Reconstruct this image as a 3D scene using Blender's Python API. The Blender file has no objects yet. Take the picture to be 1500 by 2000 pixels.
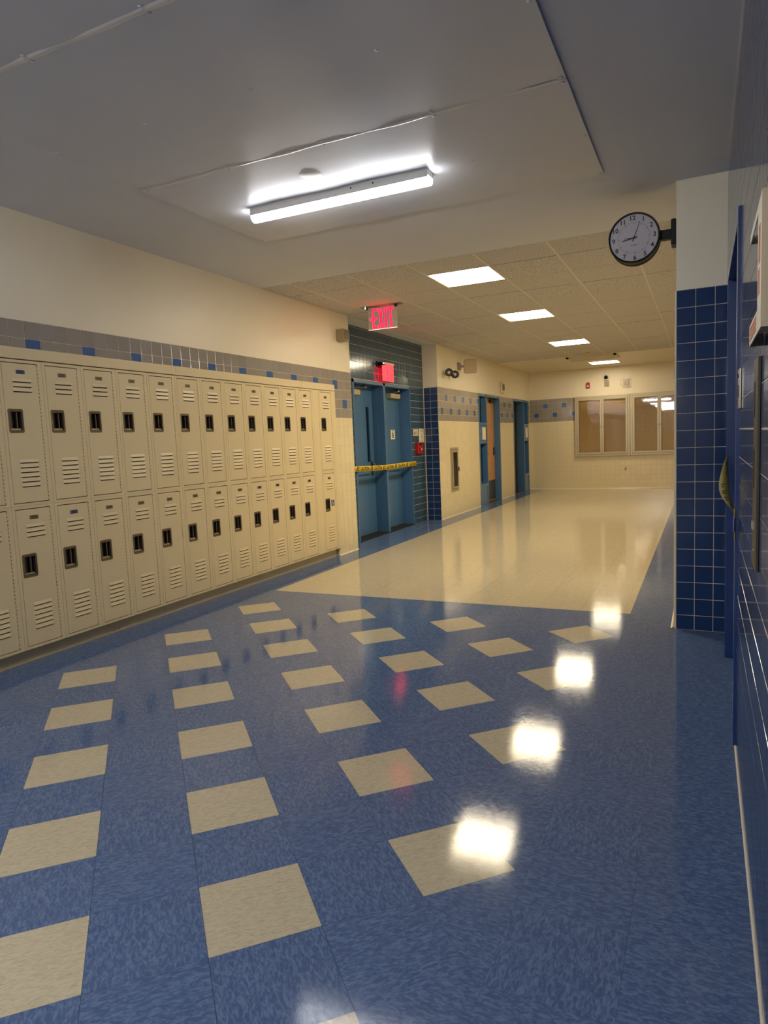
import bpy, math, random
from mathutils import Vector, Matrix
random.seed(7)
sc = bpy.context.scene
col = sc.collection

# ------------------------------------------------------------------ camera
CAM_H = 1.3169
RGT = Vector((0.90404191, 0.42533035, -0.04245384))
UPV = Vector((-0.00529758, 0.11046161, 0.99386627))
FWD = Vector((-0.427411, 0.89827186, -0.10211514))
FPX = 1319.2
cd = bpy.data.cameras.new('camera')
cd.sensor_fit = 'VERTICAL'; cd.sensor_height = 36.0; cd.lens = FPX / 2000 * 36.0
cd.clip_start = 0.02; cd.clip_end = 200
cam = bpy.data.objects.new('camera', cd); col.objects.link(cam)
M = Matrix((RGT, UPV, -FWD)).transposed().to_4x4()
M.translation = Vector((0, 0, CAM_H))
cam.matrix_world = M
sc.camera = cam

# ------------------------------------------------------------------ world and exposure
w = bpy.data.worlds.new('world'); sc.world = w; w.use_nodes = True
w.node_tree.nodes['Background'].inputs[0].default_value = (0.5, 0.5, 0.5, 1)
w.node_tree.nodes['Background'].inputs[1].default_value = 0.0
sc.view_settings.view_transform = 'Standard'
sc.view_settings.look = 'None'
sc.view_settings.gamma = 1.0
sc.view_settings.use_curve_mapping = False
sc.view_settings.exposure = 3.05
sc.cycles.max_bounces = 7
sc.cycles.diffuse_bounces = 5
sc.cycles.glossy_bounces = 4
sc.cycles.transparent_max_bounces = 8
sc.cycles.use_adaptive_sampling = True
sc.cycles.adaptive_threshold = 0.03
sc.cycles.caustics_reflective = False
sc.cycles.caustics_refractive = False
TROFFER_E = 5.2
TROFFER_C = (1.0, 0.85, 0.60)
STRIP_E = 3.7
STRIP_C = (0.98, 0.97, 0.99)
REAR_E = 36.0

# ------------------------------------------------------------------ key dimensions (metres)
XW = -3.91      # left wall, tile front
XL = -3.885     # locker fronts
XT = -3.945     # toe kick
XD = -4.165     # back of the door alcove
XR = 0.1252     # right wall, tile front
XC = -0.163     # corridor's right wall beyond the column
ZC = 2.862      # ceiling
YC = 4.784      # front of the column
YF = 16.826     # far wall
YB = -20.0      # end of the hall behind
YE = 7.43       # end of the locker wall
YA = 10.436     # far side of the alcove
FX0, FX1, FY = -3.5745, -0.478, 4.80   # diagonal tile field
P = 0.1103      # wall tile pitch

def project(p):
    d = Vector(p) - Vector((0, 0, CAM_H))
    zz = d.dot(FWD)
    if zz < 0.05: return None
    return (750 + FPX * d.dot(RGT) / zz, 1000 - FPX * d.dot(UPV) / zz)

# ------------------------------------------------------------------ materials
def lin(c):
    if isinstance(c, str):
        c = c.lstrip('#'); c = tuple(int(c[i:i + 2], 16) / 255 for i in (0, 2, 4))
        c = tuple(x / 12.92 if x <= .04045 else ((x + .055) / 1.055) ** 2.4 for x in c)
    return (c[0], c[1], c[2], 1)

def mat(name, color, rough=0.5, metal=0.0, spec=0.5, var=0.0, var_scale=3.0, bump=0.0, bump_scale=200.0,
        emit=None, estr=0.0, coat=0.0, per_obj=0.0):
    m = bpy.data.materials.new(name); m.use_nodes = True
    nt = m.node_tree; b = nt.nodes['Principled BSDF']
    b.inputs['Base Color'].default_value = lin(color)
    b.inputs['Roughness'].default_value = rough
    b.inputs['Metallic'].default_value = metal
    b.inputs['Specular IOR Level'].default_value = spec
    b.inputs['Coat Weight'].default_value = coat
    b.inputs['Coat Roughness'].default_value = 0.05
    if emit:
        b.inputs['Emission Color'].default_value = lin(emit)
        b.inputs['Emission Strength'].default_value = estr
    if var > 0 or per_obj > 0:
        hsv = nt.nodes.new('ShaderNodeHueSaturation')
        hsv.inputs['Color'].default_value = lin(color)
        nt.links.new(hsv.outputs[0], b.inputs['Base Color'])
        mr = nt.nodes.new('ShaderNodeMapRange')
        if var > 0:
            tc = nt.nodes.new('ShaderNodeTexCoord'); n = nt.nodes.new('ShaderNodeTexNoise')
            n.inputs['Scale'].default_value = var_scale; n.inputs['Detail'].default_value = 5
            nt.links.new(tc.outputs['Object'], n.inputs['Vector'])
            nt.links.new(n.outputs[0], mr.inputs[0])
            mr.inputs[3].default_value = 1 - var; mr.inputs[4].default_value = 1 + var
            mr.inputs[1].default_value = 0.25; mr.inputs[2].default_value = 0.75
        else:
            oi = nt.nodes.new('ShaderNodeObjectInfo')
            nt.links.new(oi.outputs['Random'], mr.inputs[0])
            mr.inputs[3].default_value = 1 - per_obj; mr.inputs[4].default_value = 1 + per_obj
        nt.links.new(mr.outputs[0], hsv.inputs['Value'])
    if bump > 0:
        tc = nt.nodes.new('ShaderNodeTexCoord'); n = nt.nodes.new('ShaderNodeTexNoise')
        n.inputs['Scale'].default_value = bump_scale; n.inputs['Detail'].default_value = 3
        bp = nt.nodes.new('ShaderNodeBump'); bp.inputs['Strength'].default_value = bump
        bp.inputs['Distance'].default_value = 0.001
        nt.links.new(tc.outputs['Object'], n.inputs['Vector'])
        nt.links.new(n.outputs[0], bp.inputs['Height']); nt.links.new(bp.outputs[0], b.inputs['Normal'])
    return m

def vct(name, c1, c2, rough, lo=0.42, hi=0.62):
    """vinyl composition tile: streaky flecks that follow the tile's own grain, under floor wax"""
    m = bpy.data.materials.new(name); m.use_nodes = True
    nt = m.node_tree; b = nt.nodes['Principled BSDF']; L = nt.links.new
    tc = nt.nodes.new('ShaderNodeTexCoord'); oi = nt.nodes.new('ShaderNodeObjectInfo')
    sc_ = nt.nodes.new('ShaderNodeVectorMath'); sc_.operation = 'SCALE'
    comb = nt.nodes.new('ShaderNodeCombineXYZ')
    for i in range(3): L(oi.outputs['Random'], comb.inputs[i])
    L(comb.outputs[0], sc_.inputs[0]); sc_.inputs['Scale'].default_value = 37.0
    add = nt.nodes.new('ShaderNodeVectorMath'); add.operation = 'ADD'
    L(tc.outputs['Object'], add.inputs[0]); L(sc_.outputs[0], add.inputs[1])
    mp = nt.nodes.new('ShaderNodeMapping'); mp.inputs['Scale'].default_value = (44, 120, 1)
    L(add.outputs[0], mp.inputs['Vector'])
    n = nt.nodes.new('ShaderNodeTexNoise'); n.inputs['Scale'].default_value = 1.0
    n.inputs['Detail'].default_value = 4; n.inputs['Roughness'].default_value = 0.55; n.inputs['Distortion'].default_value = 0.8
    L(mp.outputs[0], n.inputs['Vector'])
    r = nt.nodes.new('ShaderNodeValToRGB')
    r.color_ramp.elements[0].position = lo; r.color_ramp.elements[0].color = lin(c1)
    r.color_ramp.elements[1].position = hi; r.color_ramp.elements[1].color = lin(c2)
    L(n.outputs[0], r.inputs[0]); L(r.outputs[0], b.inputs['Base Color'])
    b.inputs['Specular IOR Level'].default_value = 0.24
    # wax: fine brushing marks in the gloss and a slow waviness
    g = nt.nodes.new('ShaderNodeNewGeometry')
    n2 = nt.nodes.new('ShaderNodeTexNoise'); n2.inputs['Scale'].default_value = 55; n2.inputs['Detail'].default_value = 6
    L(g.outputs['Position'], n2.inputs['Vector'])
    mr = nt.nodes.new('ShaderNodeMapRange'); mr.inputs[1].default_value = .3; mr.inputs[2].default_value = .7
    mr.inputs[3].default_value = rough * 0.6; mr.inputs[4].default_value = rough * 1.7
    L(n2.outputs[0], mr.inputs[0]); L(mr.outputs[0], b.inputs['Roughness'])
    n3 = nt.nodes.new('ShaderNodeTexNoise'); n3.inputs['Scale'].default_value = 3.5; n3.inputs['Detail'].default_value = 3
    L(g.outputs['Position'], n3.inputs['Vector'])
    bp = nt.nodes.new('ShaderNodeBump'); bp.inputs['Strength'].default_value = 0.12; bp.inputs['Distance'].default_value = 0.004
    L(n3.outputs[0], bp.inputs['Height'])
    n4 = nt.nodes.new('ShaderNodeTexNoise'); n4.inputs['Scale'].default_value = 1.0; n4.inputs['Detail'].default_value = 2
    mp4 = nt.nodes.new('ShaderNodeMapping'); mp4.inputs['Scale'].default_value = (160, 420, 1); mp4.inputs['Rotation'].default_value = (0, 0, .5)
    L(g.outputs['Position'], mp4.inputs['Vector']); L(mp4.outputs[0], n4.inputs['Vector'])
    b4 = nt.nodes.new('ShaderNodeBump'); b4.inputs['Strength'].default_value = 0.18; b4.inputs['Distance'].default_value = 0.0003
    L(n4.outputs[0], b4.inputs['Height']); L(bp.outputs[0], b4.inputs['Normal']); L(b4.outputs[0], b.inputs['Normal'])
    return m

def clear(name, tint=(1, 1, 1), ior=1.45, body=0.0, bodycol=(1, 1, 1), rough=0.02):
    """thin clear sheet: transparent with a Fresnel reflection and, if wanted, a little milky body"""
    m = bpy.data.materials.new(name); m.use_nodes = True
    nt = m.node_tree; nt.nodes.clear(); L = nt.links.new
    out = nt.nodes.new('ShaderNodeOutputMaterial'); tr = nt.nodes.new('ShaderNodeBsdfTransparent')
    tr.inputs[0].default_value = lin(tint)
    gl = nt.nodes.new('ShaderNodeBsdfGlossy'); gl.inputs['Roughness'].default_value = rough
    fr = nt.nodes.new('ShaderNodeFresnel'); fr.inputs[0].default_value = ior
    mx = nt.nodes.new('ShaderNodeMixShader')
    base = tr
    if body > 0:
        df = nt.nodes.new('ShaderNodeBsdfDiffuse'); df.inputs[0].default_value = lin(bodycol)
        m2 = nt.nodes.new('ShaderNodeMixShader'); m2.inputs[0].default_value = body
        L(tr.outputs[0], m2.inputs[1]); L(df.outputs[0], m2.inputs[2]); base = m2
    L(fr.outputs[0], mx.inputs[0]); L(base.outputs[0], mx.inputs[1]); L(gl.outputs[0], mx.inputs[2])
    L(mx.outputs[0], out.inputs[0])
    return m

def acoustic(name):
    m = mat(name, '#cfc6b4', 0.9, spec=0.2)
    nt = m.node_tree; b = nt.nodes['Principled BSDF']; L = nt.links.new
    tc = nt.nodes.new('ShaderNodeNewGeometry')
    n = nt.nodes.new('ShaderNodeTexNoise'); n.inputs['Scale'].default_value = 130; n.inputs['Detail'].default_value = 4
    L(tc.outputs['Position'], n.inputs['Vector'])
    r = nt.nodes.new('ShaderNodeValToRGB')
    r.color_ramp.elements[0].position = .36; r.color_ramp.elements[0].color = lin('#8f8b87')
    r.color_ramp.elements[1].position = .56; r.color_ramp.elements[1].color = lin('#dedbd6')
    L(n.outputs[0], r.inputs[0]); L(r.outputs[0], b.inputs['Base Color'])
    bp = nt.nodes.new('ShaderNodeBump'); bp.inputs['Strength'].default_value = .5; bp.inputs['Distance'].default_value = .002
    L(n.outputs[0], bp.inputs['Height']); L(bp.outputs[0], b.inputs['Normal'])
    return m

MT = dict(
    plaster=mat('plaster_ceiling', '#d3d7df', 0.55, var=.03, var_scale=1.5, bump=.1, bump_scale=60),
    sheet=mat('white_sheet_panel', '#ccd0d8', 0.32, var=.02, var_scale=2),
    seam=mat('glossy_white_seam_strip', '#d9d6cf', 0.16),
    cream=mat('cream_wall_paint', '#e9dec4', 0.38, var=.02, var_scale=2, bump=.12, bump_scale=120),
    grout=mat('light_grout', '#d2c8b4', 0.8),
    slab=mat('floor_underlay', '#6f788c', 0.6),
    blue_vct=vct('blue_vinyl_tile', '#4d6188', '#687d9f', 0.065),
    cream_vct=vct('cream_vinyl_tile', '#b5a88c', '#cbbfa2', 0.065, .3, .6),
    t_blue=mat('navy_glazed_tile', '#1f3862', 0.10, per_obj=.05),
    t_alc=mat('slate_blue_glazed_tile', '#3c5468', 0.13, per_obj=.05),
    t_grey=mat('grey_glazed_tile', '#98918a', 0.12, per_obj=.05),
    t_acc=mat('accent_blue_glazed_tile', '#41639a', 0.12, per_obj=.06),
    t_cream=mat('cream_glazed_tile', '#e3d5b0', 0.16, per_obj=.03),
    t_cgrout=mat('cream_grout', '#dccda6', 0.7),
    act=acoustic('mineral_ceiling_tile'),
    grid=mat('ceiling_grid_white', '#d8d2c4', 0.5),
    gridd=mat('ceiling_grid_painted_shadow', '#5f574a', 0.6),
    locker=mat('beige_locker_enamel', '#deccA2', 0.36, bump=.06, bump_scale=90),
    lockin=mat('locker_gap_dark', '#2a2114', 0.8),
    steel=mat('dark_stainless', '#6f675c', 0.33, metal=.85),
    bronze=mat('dark_bronze_steel', '#3a352b', 0.5),
    steel2=mat('bright_stainless', '#b4aea4', 0.28, metal=.9),
    black=mat('black_plastic', '#0a0909', 0.5, spec=.3),
    white=mat('white_enamel', '#dedad2', 0.4),
    wplast=mat('off_white_plastic', '#d6cbb3', 0.45),
    blue=mat('blue_door_enamel', '#4a7299', 0.24, bump=.05, bump_scale=70),
    navy=mat('navy_door_enamel', '#18376c', 0.30),
    wood=mat('maple_veneer', '#c48f55', 0.4, var=.1, var_scale=6),
    kick=mat('dark_kick_plate', '#4a4a49', 0.35, metal=.4),
    rubber=mat('black_rubber', '#15120f', 0.7),
    alu=mat('aluminium_frame', '#b9ad92', 0.38, metal=.35),
    cork=mat('tan_cork_board', '#eec57c', 0.85, var=.06, var_scale=30, bump=.3, bump_scale=300),
    glass=clear('case_glass', ior=1.5),
    dglass=mat('dark_vision_glass', '#0c1420', 0.06),
    yellow=mat('yellow_tape', '#ecc81e', 0.4),
    olive=mat('yellow_tape_painted_shade', '#6d640f', 0.7),  # tape yellow darkened: the shade on its side is put into the colour
    ink=mat('black_print', '#15130f', 0.6),
    red=mat('fire_red', '#a81318', 0.35),
    redp=mat('red_print', '#b5523a', 0.6),
    redglow=mat('red_lit_letters', '#e0123a', 0.4, emit=(1.0, 0.004, 0.030), estr=0.6),
    redplate=mat('red_lit_acrylic', '#e23b3b', .25, emit=(1.0, .06, .05), estr=.09),
    acryl=clear('clear_acrylic', tint=(.98, .96, .94), body=.22, bodycol=(1, .9, .8)),
    paper=mat('white_paper', '#e6dfc8', 0.7),
    beige=mat('beige_plastic', '#b9a888', 0.45),
    tan=mat('tan_metal_box', '#9c8a66', 0.45),
    bluetape=mat('blue_painter_tape', '#3a63c0', 0.6),
    lens=mat('troffer_lens', '#ffffff', 0.5, emit=TROFFER_C, estr=TROFFER_E),
    lens_dim=mat('dimmed_troffer_lens', '#ffffff', 0.5, emit=TROFFER_C, estr=TROFFER_E * .5),  # same lens set dimmer to keep the far wall from getting too bright
    striplens=mat('strip_lens', '#ffffff', 0.4, emit=STRIP_C, estr=STRIP_E),
    rearlens=mat('rear_strip_lens', '#ffffff', 0.4, emit=STRIP_C, estr=REAR_E),
    rearlens2=mat('rear_strip_lens_dim', '#ffffff', 0.4, emit=STRIP_C, estr=REAR_E * .5),
    led=mat('green_led', '#7dffb0', 0.4, emit=(.3, 1, .5), estr=3),
    ledw=mat('white_led', '#ffffff', 0.4, emit=(1, 1, .9), estr=2),
    dial=mat('clock_dial', '#efe6e8', 0.5),
    decal=mat('blue_access_decal', '#1f3a78', 0.5),
    bplate=mat('blue_number_plate', '#33456f', 0.4, metal=.4),
    ext=mat('extinguisher_silver', '#8f8a70', 0.3, metal=.6),
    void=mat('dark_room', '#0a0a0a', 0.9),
)

# ------------------------------------------------------------------ mesh helpers
def wloc(o):
    v = Vector((0, 0, 0))
    while o is not None:
        v += o.location; o = o.parent
    return v

class MB:
    def __init__(s): s.v = []; s.f = []; s.m = []; s.ml = []
    def mi(s, m):
        m = MT[m] if isinstance(m, str) else m
        if m not in s.ml: s.ml.append(m)
        return s.ml.index(m)
    def face(s, pts, m):
        n = len(s.v); s.v += [tuple(p) for p in pts]; s.f.append(tuple(range(n, n + len(pts)))); s.m.append(s.mi(m)); return s
    def poly(s, verts, faces, m):
        n = len(s.v); s.v += [tuple(p) for p in verts]; k = s.mi(m)
        for f in faces: s.f.append(tuple(i + n for i in f)); s.m.append(k)
        return s
    def box(s, x0, x1, y0, y1, z0, z1, m):
        V = [(x, y, z) for z in (z0, z1) for y in (y0, y1) for x in (x0, x1)]
        return s.poly(V, [(0, 2, 3, 1), (4, 5, 7, 6), (0, 1, 5, 4), (2, 6, 7, 3), (0, 4, 6, 2), (1, 3, 7, 5)], m)
    def prism(s, pts, ax, lo, hi, m):
        """2-D outline extruded along an axis; for x the outline is (y,z), y -> (x,z), z -> (x,y)"""
        def P3(a, b, t): return {'x': (t, a, b), 'y': (a, t, b), 'z': (a, b, t)}[ax]
        n = len(pts)
        V = [P3(a, b, lo) for a, b in pts] + [P3(a, b, hi) for a, b in pts]
        F = [tuple(range(n)), tuple(range(2 * n - 1, n - 1, -1))] + [(i, i + n, (i + 1) % n + n, (i + 1) % n) for i in range(n)]
        return s.poly(V, F, m)
    def lathe(s, prof, c, ax, m, n=24, tilt=None):
        """profile of (radius, height) turned about an axis through c"""
        A = Vector({'x': (1, 0, 0), 'y': (0, 1, 0), 'z': (0, 0, 1)}[ax]) if isinstance(ax, str) else Vector(ax).normalized()
        B = A.orthogonal().normalized(); Cc = A.cross(B); c = Vector(c); V = []
        for r, h in prof:
            for i in range(n):
                t = 2 * math.pi * i / n
                V.append(c + A * h + (B * math.cos(t) + Cc * math.sin(t)) * r)
        F = []
        for k in range(len(prof) - 1):
            for i in range(n):
                j = (i + 1) % n
                F.append((k * n + i, k * n + j, (k + 1) * n + j, (k + 1) * n + i))
        F.append(tuple(range(n - 1, -1, -1))); e = (len(prof) - 1) * n; F.append(tuple(range(e, e + n)))
        return s.poly(V, F, m)
    def bar(s, a, b, w, h, m, up=(0, 0, 1)):
        a = Vector(a); b = Vector(b); d = (b - a).normalized(); u = Vector(up)
        if abs(d.dot(u)) > .95: u = Vector((1, 0, 0))
        r = d.cross(u).normalized() * (w / 2); u = r.cross(d).normalized() * (h / 2)
        V = [a - r - u, a + r - u, a + r + u, a - r + u, b - r - u, b + r - u, b + r + u, b - r + u]
        return s.poly(V, [(0, 3, 2, 1), (4, 5, 6, 7), (0, 1, 5, 4), (1, 2, 6, 5), (2, 3, 7, 6), (3, 0, 4, 7)], m)
    def frame(s, plane, at, d, u0, u1, z0, z1, wd, m, wb=None, wt=None):
        """rectangular frame standing in plane x or y, thickness from at to at+d"""
        wb = wd if wb is None else wb; wt = wd if wt is None else wt
        a, b = min(at, at + d), max(at, at + d)
        for (p0, p1, q0, q1) in ((u0, u0 + wd, z0, z1), (u1 - wd, u1, z0, z1), (u0 + wd, u1 - wd, z0, z0 + wb), (u0 + wd, u1 - wd, z1 - wt, z1)):
            if q1 - q0 < 1e-6: continue
            if plane == 'x': s.box(a, b, p0, p1, q0, q1, m)
            else: s.box(p0, p1, a, b, q0, q1, m)
        return s
    def mesh(s, name, off=Vector((0, 0, 0))):
        me = bpy.data.meshes.new(name)
        me.from_pydata([(x - off.x, y - off.y, z - off.z) for x, y, z in s.v], [], s.f)
        for m in s.ml: me.materials.append(m)
        me.polygons.foreach_set('material_index', s.m)
        me.update()
        return me
    def build(s, name, parent=None, smooth=False, bevel=0.0, loc=None, local=False):
        """vertices are in world space unless local; loc is the object's own world location"""
        pl = wloc(parent)
        L = Vector(loc) if loc is not None else pl
        me = s.mesh(name, Vector((0, 0, 0)) if local else L)
        o = bpy.data.objects.new(name, me); col.objects.link(o)
        o.parent = parent; o.location = L - pl
        if smooth: shade(o)
        if bevel > 0:
            b = o.modifiers.new('bevel', 'BEVEL'); b.width = bevel; b.segments = 2; b.limit_method = 'ANGLE'; b.angle_limit = .7
        return o

def shade(o, ang=0.6):
    me = o.data
    me.polygons.foreach_set('use_smooth', [True] * len(me.polygons))
    try: me.set_sharp_from_angle(angle=ang)
    except Exception: pass

def tag(o, label=None, cat=None, group=None, kind=None):
    if label: o['label'] = label
    if cat: o['category'] = cat
    if group: o['group'] = group
    if kind: o['kind'] = kind
    return o

def thing(name, loc, label, cat, group=None):
    o = bpy.data.objects.new(name, None); o.empty_display_size = .05
    col.objects.link(o); o.location = loc
    return tag(o, label, cat, group)

def struct(name, loc=(0, 0, 0), label=None):
    o = bpy.data.objects.new(name, None); o.empty_display_size = .05
    col.objects.link(o); o.location = loc; o['kind'] = 'structure'
    if label: o['label'] = label
    return o

def inst(o_mesh, name, parent, loc, rotz=0.0):
    o = bpy.data.objects.new(name, o_mesh); col.objects.link(o)
    o.parent = parent; o.location = Vector(loc) - wloc(parent); o.rotation_euler = (0, 0, rotz)
    return o

_txt = {}
def text(s, bold=0.0):
    """flat outline of a word as (verts, faces), baseline at the origin, cap height about 0.7"""
    key = (s, bold)
    if key not in _txt:
        c = bpy.data.curves.new('t', 'FONT'); c.body = s; c.offset = bold; c.resolution_u = 3
        o = bpy.data.objects.new('t', c); col.objects.link(o)
        bpy.context.view_layer.update()
        me = bpy.data.meshes.new_from_object(o.evaluated_get(bpy.context.evaluated_depsgraph_get()))
        V = [tuple(v.co) for v in me.vertices]; F = [tuple(p.vertices) for p in me.polygons]
        bpy.data.objects.remove(o); bpy.data.curves.remove(c); bpy.data.meshes.remove(me)
        _txt[key] = (V, F)
    return _txt[key]

def put_text(mb, s, fn, height, m, center=(0, 0), bold=0.0, width=None):
    """fn(a,b) maps text-plane metres to world; scaled to a height (and width), centred"""
    V, F = text(s, bold)
    xs = [v[0] for v in V]; ys = [v[1] for v in V]
    sy = height / (max(ys) - min(ys)); sx = sy if width is None else width / (max(xs) - min(xs))
    cx, cy = (max(xs) + min(xs)) / 2, (max(ys) + min(ys)) / 2
    mb.poly([fn(center[0] + (v[0] - cx) * sx, center[1] + (v[1] - cy) * sy) for v in V], F, m)

# ------------------------------------------------------------------ wall tiling
GAP = 0.0034; TH = 0.002
_tm = {}
def tile_mesh(axis, out, wd, ht, m):
    """glazed tile lying on a wall: eased edges, face proud of the grout; local origin at its centre on the grout"""
    key = (axis, out, round(wd, 4), round(ht, 4), m)
    if key in _tm: return _tm[key]
    a, b = wd / 2 - GAP / 2, ht / 2 - GAP / 2; e = .0011
    R0 = [(-a, -b), (a, -b), (a, b), (-a, b)]; R1 = [(-a + e, -b + e), (a - e, -b + e), (a - e, b - e), (-a + e, b - e)]
    def P3(u, v, h): return (out * h, u, v) if axis == 'x' else (u, out * h, v)
    V = [P3(u, v, 0) for u, v in R0] + [P3(u, v, TH) for u, v in R1]
    F = [(4, 5, 6, 7)] + [(i, (i + 1) % 4, (i + 1) % 4 + 4, i + 4) for i in range(4)]
    flip = (axis == 'x' and out < 0) or (axis == 'y' and out > 0)
    if flip: F = [tuple(reversed(f)) for f in F]
    mb = MB(); mb.poly(V, F, m); _tm[key] = (mb, mb.mesh('tile'))
    return _tm[key]

def cuts(lo, hi, phase, pitch):
    k = math.ceil((lo - phase) / pitch - 1e-6); r = [lo]
    x = phase + k * pitch
    while x < hi - 1e-4:
        if x > lo + .006: r.append(x)
        x += pitch
    if hi - r[-1] < .006: r[-1] = hi
    else: r.append(hi)
    return r

def tiling(parent, axis, out, face, U, Z, fn, holes=(), cap=300, minpx=9.0, name='tile'):
    """tiles with their faces on plane `face`; fn(col,row,uc,zc)->material; holes = (u0,u1,z0,z1)"""
    items = []
    for i in range(len(U) - 1):
        for j in range(len(Z) - 1):
            u0, u1, z0, z1 = U[i], U[i + 1], Z[j], Z[j + 1]
            bad = False
            for (a, b, c, d) in holes:
                if u0 < b - .001 and u1 > a + .001 and z0 < d - .001 and z1 > c + .001:
                    # trim the tile against the hole
                    if u0 >= a - .001 and u1 <= b + .001 and z0 >= c - .001 and z1 <= d + .001: bad = True; break
                    if z0 < d < z1 and (z1 - d) > .01 and c <= z0: z0 = d
                    elif u0 < a < u1: u1 = a
                    elif u0 < b < u1: u0 = b
                    elif z0 < c < z1: z1 = c
                    else: bad = True; break
            if bad or u1 - u0 < .008 or z1 - z0 < .008: continue
            m = fn(i, j, (u0 + u1) / 2, (z0 + z1) / 2)
            pts = [project((face, u, z) if axis == 'x' else (u, face, z)) for u, z in ((u0, z0), (u1, z0), (u1, z1), (u0, z1))]
            area = 0; big = 0
            if None not in pts and any(-5 < p[0] < 1505 and -5 < p[1] < 2005 for p in pts):
                area = abs(sum(pts[k][0] * pts[(k + 1) % 4][1] - pts[(k + 1) % 4][0] * pts[k][1] for k in range(4))) / 2
                big = max(math.hypot(pts[k][0] - pts[(k + 1) % 4][0], pts[k][1] - pts[(k + 1) % 4][1]) for k in range(4))
            items.append((area, big, u0, u1, z0, z1, m))
    items.sort(key=lambda t: -t[0])
    rest = MB(); n = 0; base = face - out * TH
    for area, big, u0, u1, z0, z1, m in items:
        mb, me = tile_mesh(axis, out, u1 - u0, z1 - z0, m)
        uc, zc = (u0 + u1) / 2, (z0 + z1) / 2
        L = (base, uc, zc) if axis == 'x' else (uc, base, zc)
        if n < cap and big >= minpx and area > 6:
            inst(me, name, parent, L); n += 1
        else:
            rest.poly([(v[0] + L[0], v[1] + L[1], v[2] + L[2]) for v in mb.v], mb.f, m)
    if rest.v:
        tag(rest.build(name + '_field', parent), kind='stuff')
    return n

def slab(mb, axis, a, b, u0, u1, z0, z1, m, holes=()):
    us = sorted({u0, u1} | {x for h in holes for x in h[:2] if u0 < x < u1})
    zs = sorted({z0, z1} | {x for h in holes for x in h[2:] if z0 < x < z1})
    for i in range(len(us) - 1):
        for j in range(len(zs) - 1):
            uc, zc = (us[i] + us[i + 1]) / 2, (zs[j] + zs[j + 1]) / 2
            if any(h[0] < uc < h[1] and h[2] < zc < h[3] for h in holes): continue
            if axis == 'x': mb.box(a, b, us[i], us[i + 1], zs[j], zs[j + 1], m)
            else: mb.box(us[i], us[i + 1], a, b, zs[j], zs[j + 1], m)

# ================================================================== FLOOR
floor = struct('floor')
MB().box(-4.6, 0.5, YB, YF + .3, -.1, -.004, 'slab').build('subfloor', floor)
S = 0.3048; OX, OY = -1.1606, 1.2588; s2 = math.sqrt(2)
tile_t = .004; hg = .0005
def vct_mesh(poly, c, m):
    """flat tile from an outline, local to its centre c, with a thin edge"""
    mb = MB(); n = len(poly)
    V = [(x - c[0], y - c[1], 0) for x, y in poly] + [(x - c[0], y - c[1], -tile_t) for x, y in poly]
    mb.poly(V, [tuple(range(n))] + [((i + 1) % n, i, i + n, (i + 1) % n + n) for i in range(n)], m)
    return mb
def clip(poly, x0, x1, y0, y1):
    for ax, lim, sg in ((0, x0, 1), (0, x1, -1), (1, y0, 1), (1, y1, -1)):
        o = []
        for i in range(len(poly)):
            p, q = poly[i], poly[(i + 1) % len(poly)]
            a, b = sg * (p[ax] - lim), sg * (q[ax] - lim)
            if a >= 0: o.append(p)
            if a * b < 0:
                t = a / (a - b); o.append((p[0] + t * (q[0] - p[0]), p[1] + t * (q[1] - p[1])))
        poly = o
        if len(poly) < 3: return []
    return poly
def parea(p): return abs(sum(p[i][0] * p[(i + 1) % len(p)][1] - p[(i + 1) % len(p)][0] * p[i][1] for i in range(len(p)))) / 2
cells = []   # (outline, centre, rotation, material, whole)
for i in range(-60, 40):
    for j in range(-45, 40):
        q = [((i + a) * S, (j + b) * S) for a, b in ((0, 0), (1, 0), (1, 1), (0, 1))]
        W = [((u - v) / s2 + OX, (u + v) / s2 + OY) for u, v in q]
        if max(p[0] for p in W) < FX0 or min(p[0] for p in W) > FX1 or min(p[1] for p in W) > FY or max(p[1] for p in W) < -3: continue
        c = (sum(p[0] for p in W) / 4, sum(p[1] for p in W) / 4)
        inside = all(FX0 - .01 < p[0] < FX1 + .01 and p[1] < FY + .01 for p in W)
        m = 'cream_vct' if (i % 2 == 0 and j % 2 == 0 and inside) else 'blue_vct'
        whole = all(FX0 <= p[0] <= FX1 and p[1] <= FY for p in W)
        if not whole:
            W = clip(W, FX0, FX1, -3.5, FY)
            if len(W) < 3 or parea(W) < 2e-4: continue
        cells.append((W, c, math.pi / 4 + (math.pi / 2) * ((i + j) % 2), m, whole))
def straight(x0, x1, y0, y1, m, k):
    cells.append(([(x0, y0), (x1, y0), (x1, y1), (x0, y1)], ((x0 + x1) / 2, (y0 + y1) / 2), (math.pi / 2) * (k % 2), m, abs(x1 - x0 - S) < .002 and abs(y1 - y0 - S) < .002))
ys = cuts(-3.0, YF, FY, S)
for k in range(len(ys) - 1):
    y0, y1 = ys[k], ys[k + 1]
    straight(-3.8793, FX0, y0, y1, 'blue_vct', k); straight(-4.4, -3.8793, y0, y1, 'blue_vct', k + 1)
    straight(FX1, -.1732, y0, y1, 'blue_vct', k)
    straight(-.1732, .30, y0, y1, 'blue_vct', k + 1)
xs = cuts(FX0, FX1, FX0, S)
for a in range(len(xs) - 1):
    straight(xs[a], xs[a + 1], FY, FY + S, 'blue_vct', a)
    yy = cuts(FY + S, YF, FY + S, S)
    for b in range(len(yy) - 1): straight(xs[a], xs[a + 1], yy[b], yy[b + 1], 'cream_vct', a + b)
def rank(c):
    p = project((c[1][0], c[1][1], 0))
    if p is None or not (-120 < p[0] < 1560 and 0 < p[1] < 2120): return 1e9
    return math.hypot(c[1][0], c[1][1])
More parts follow.
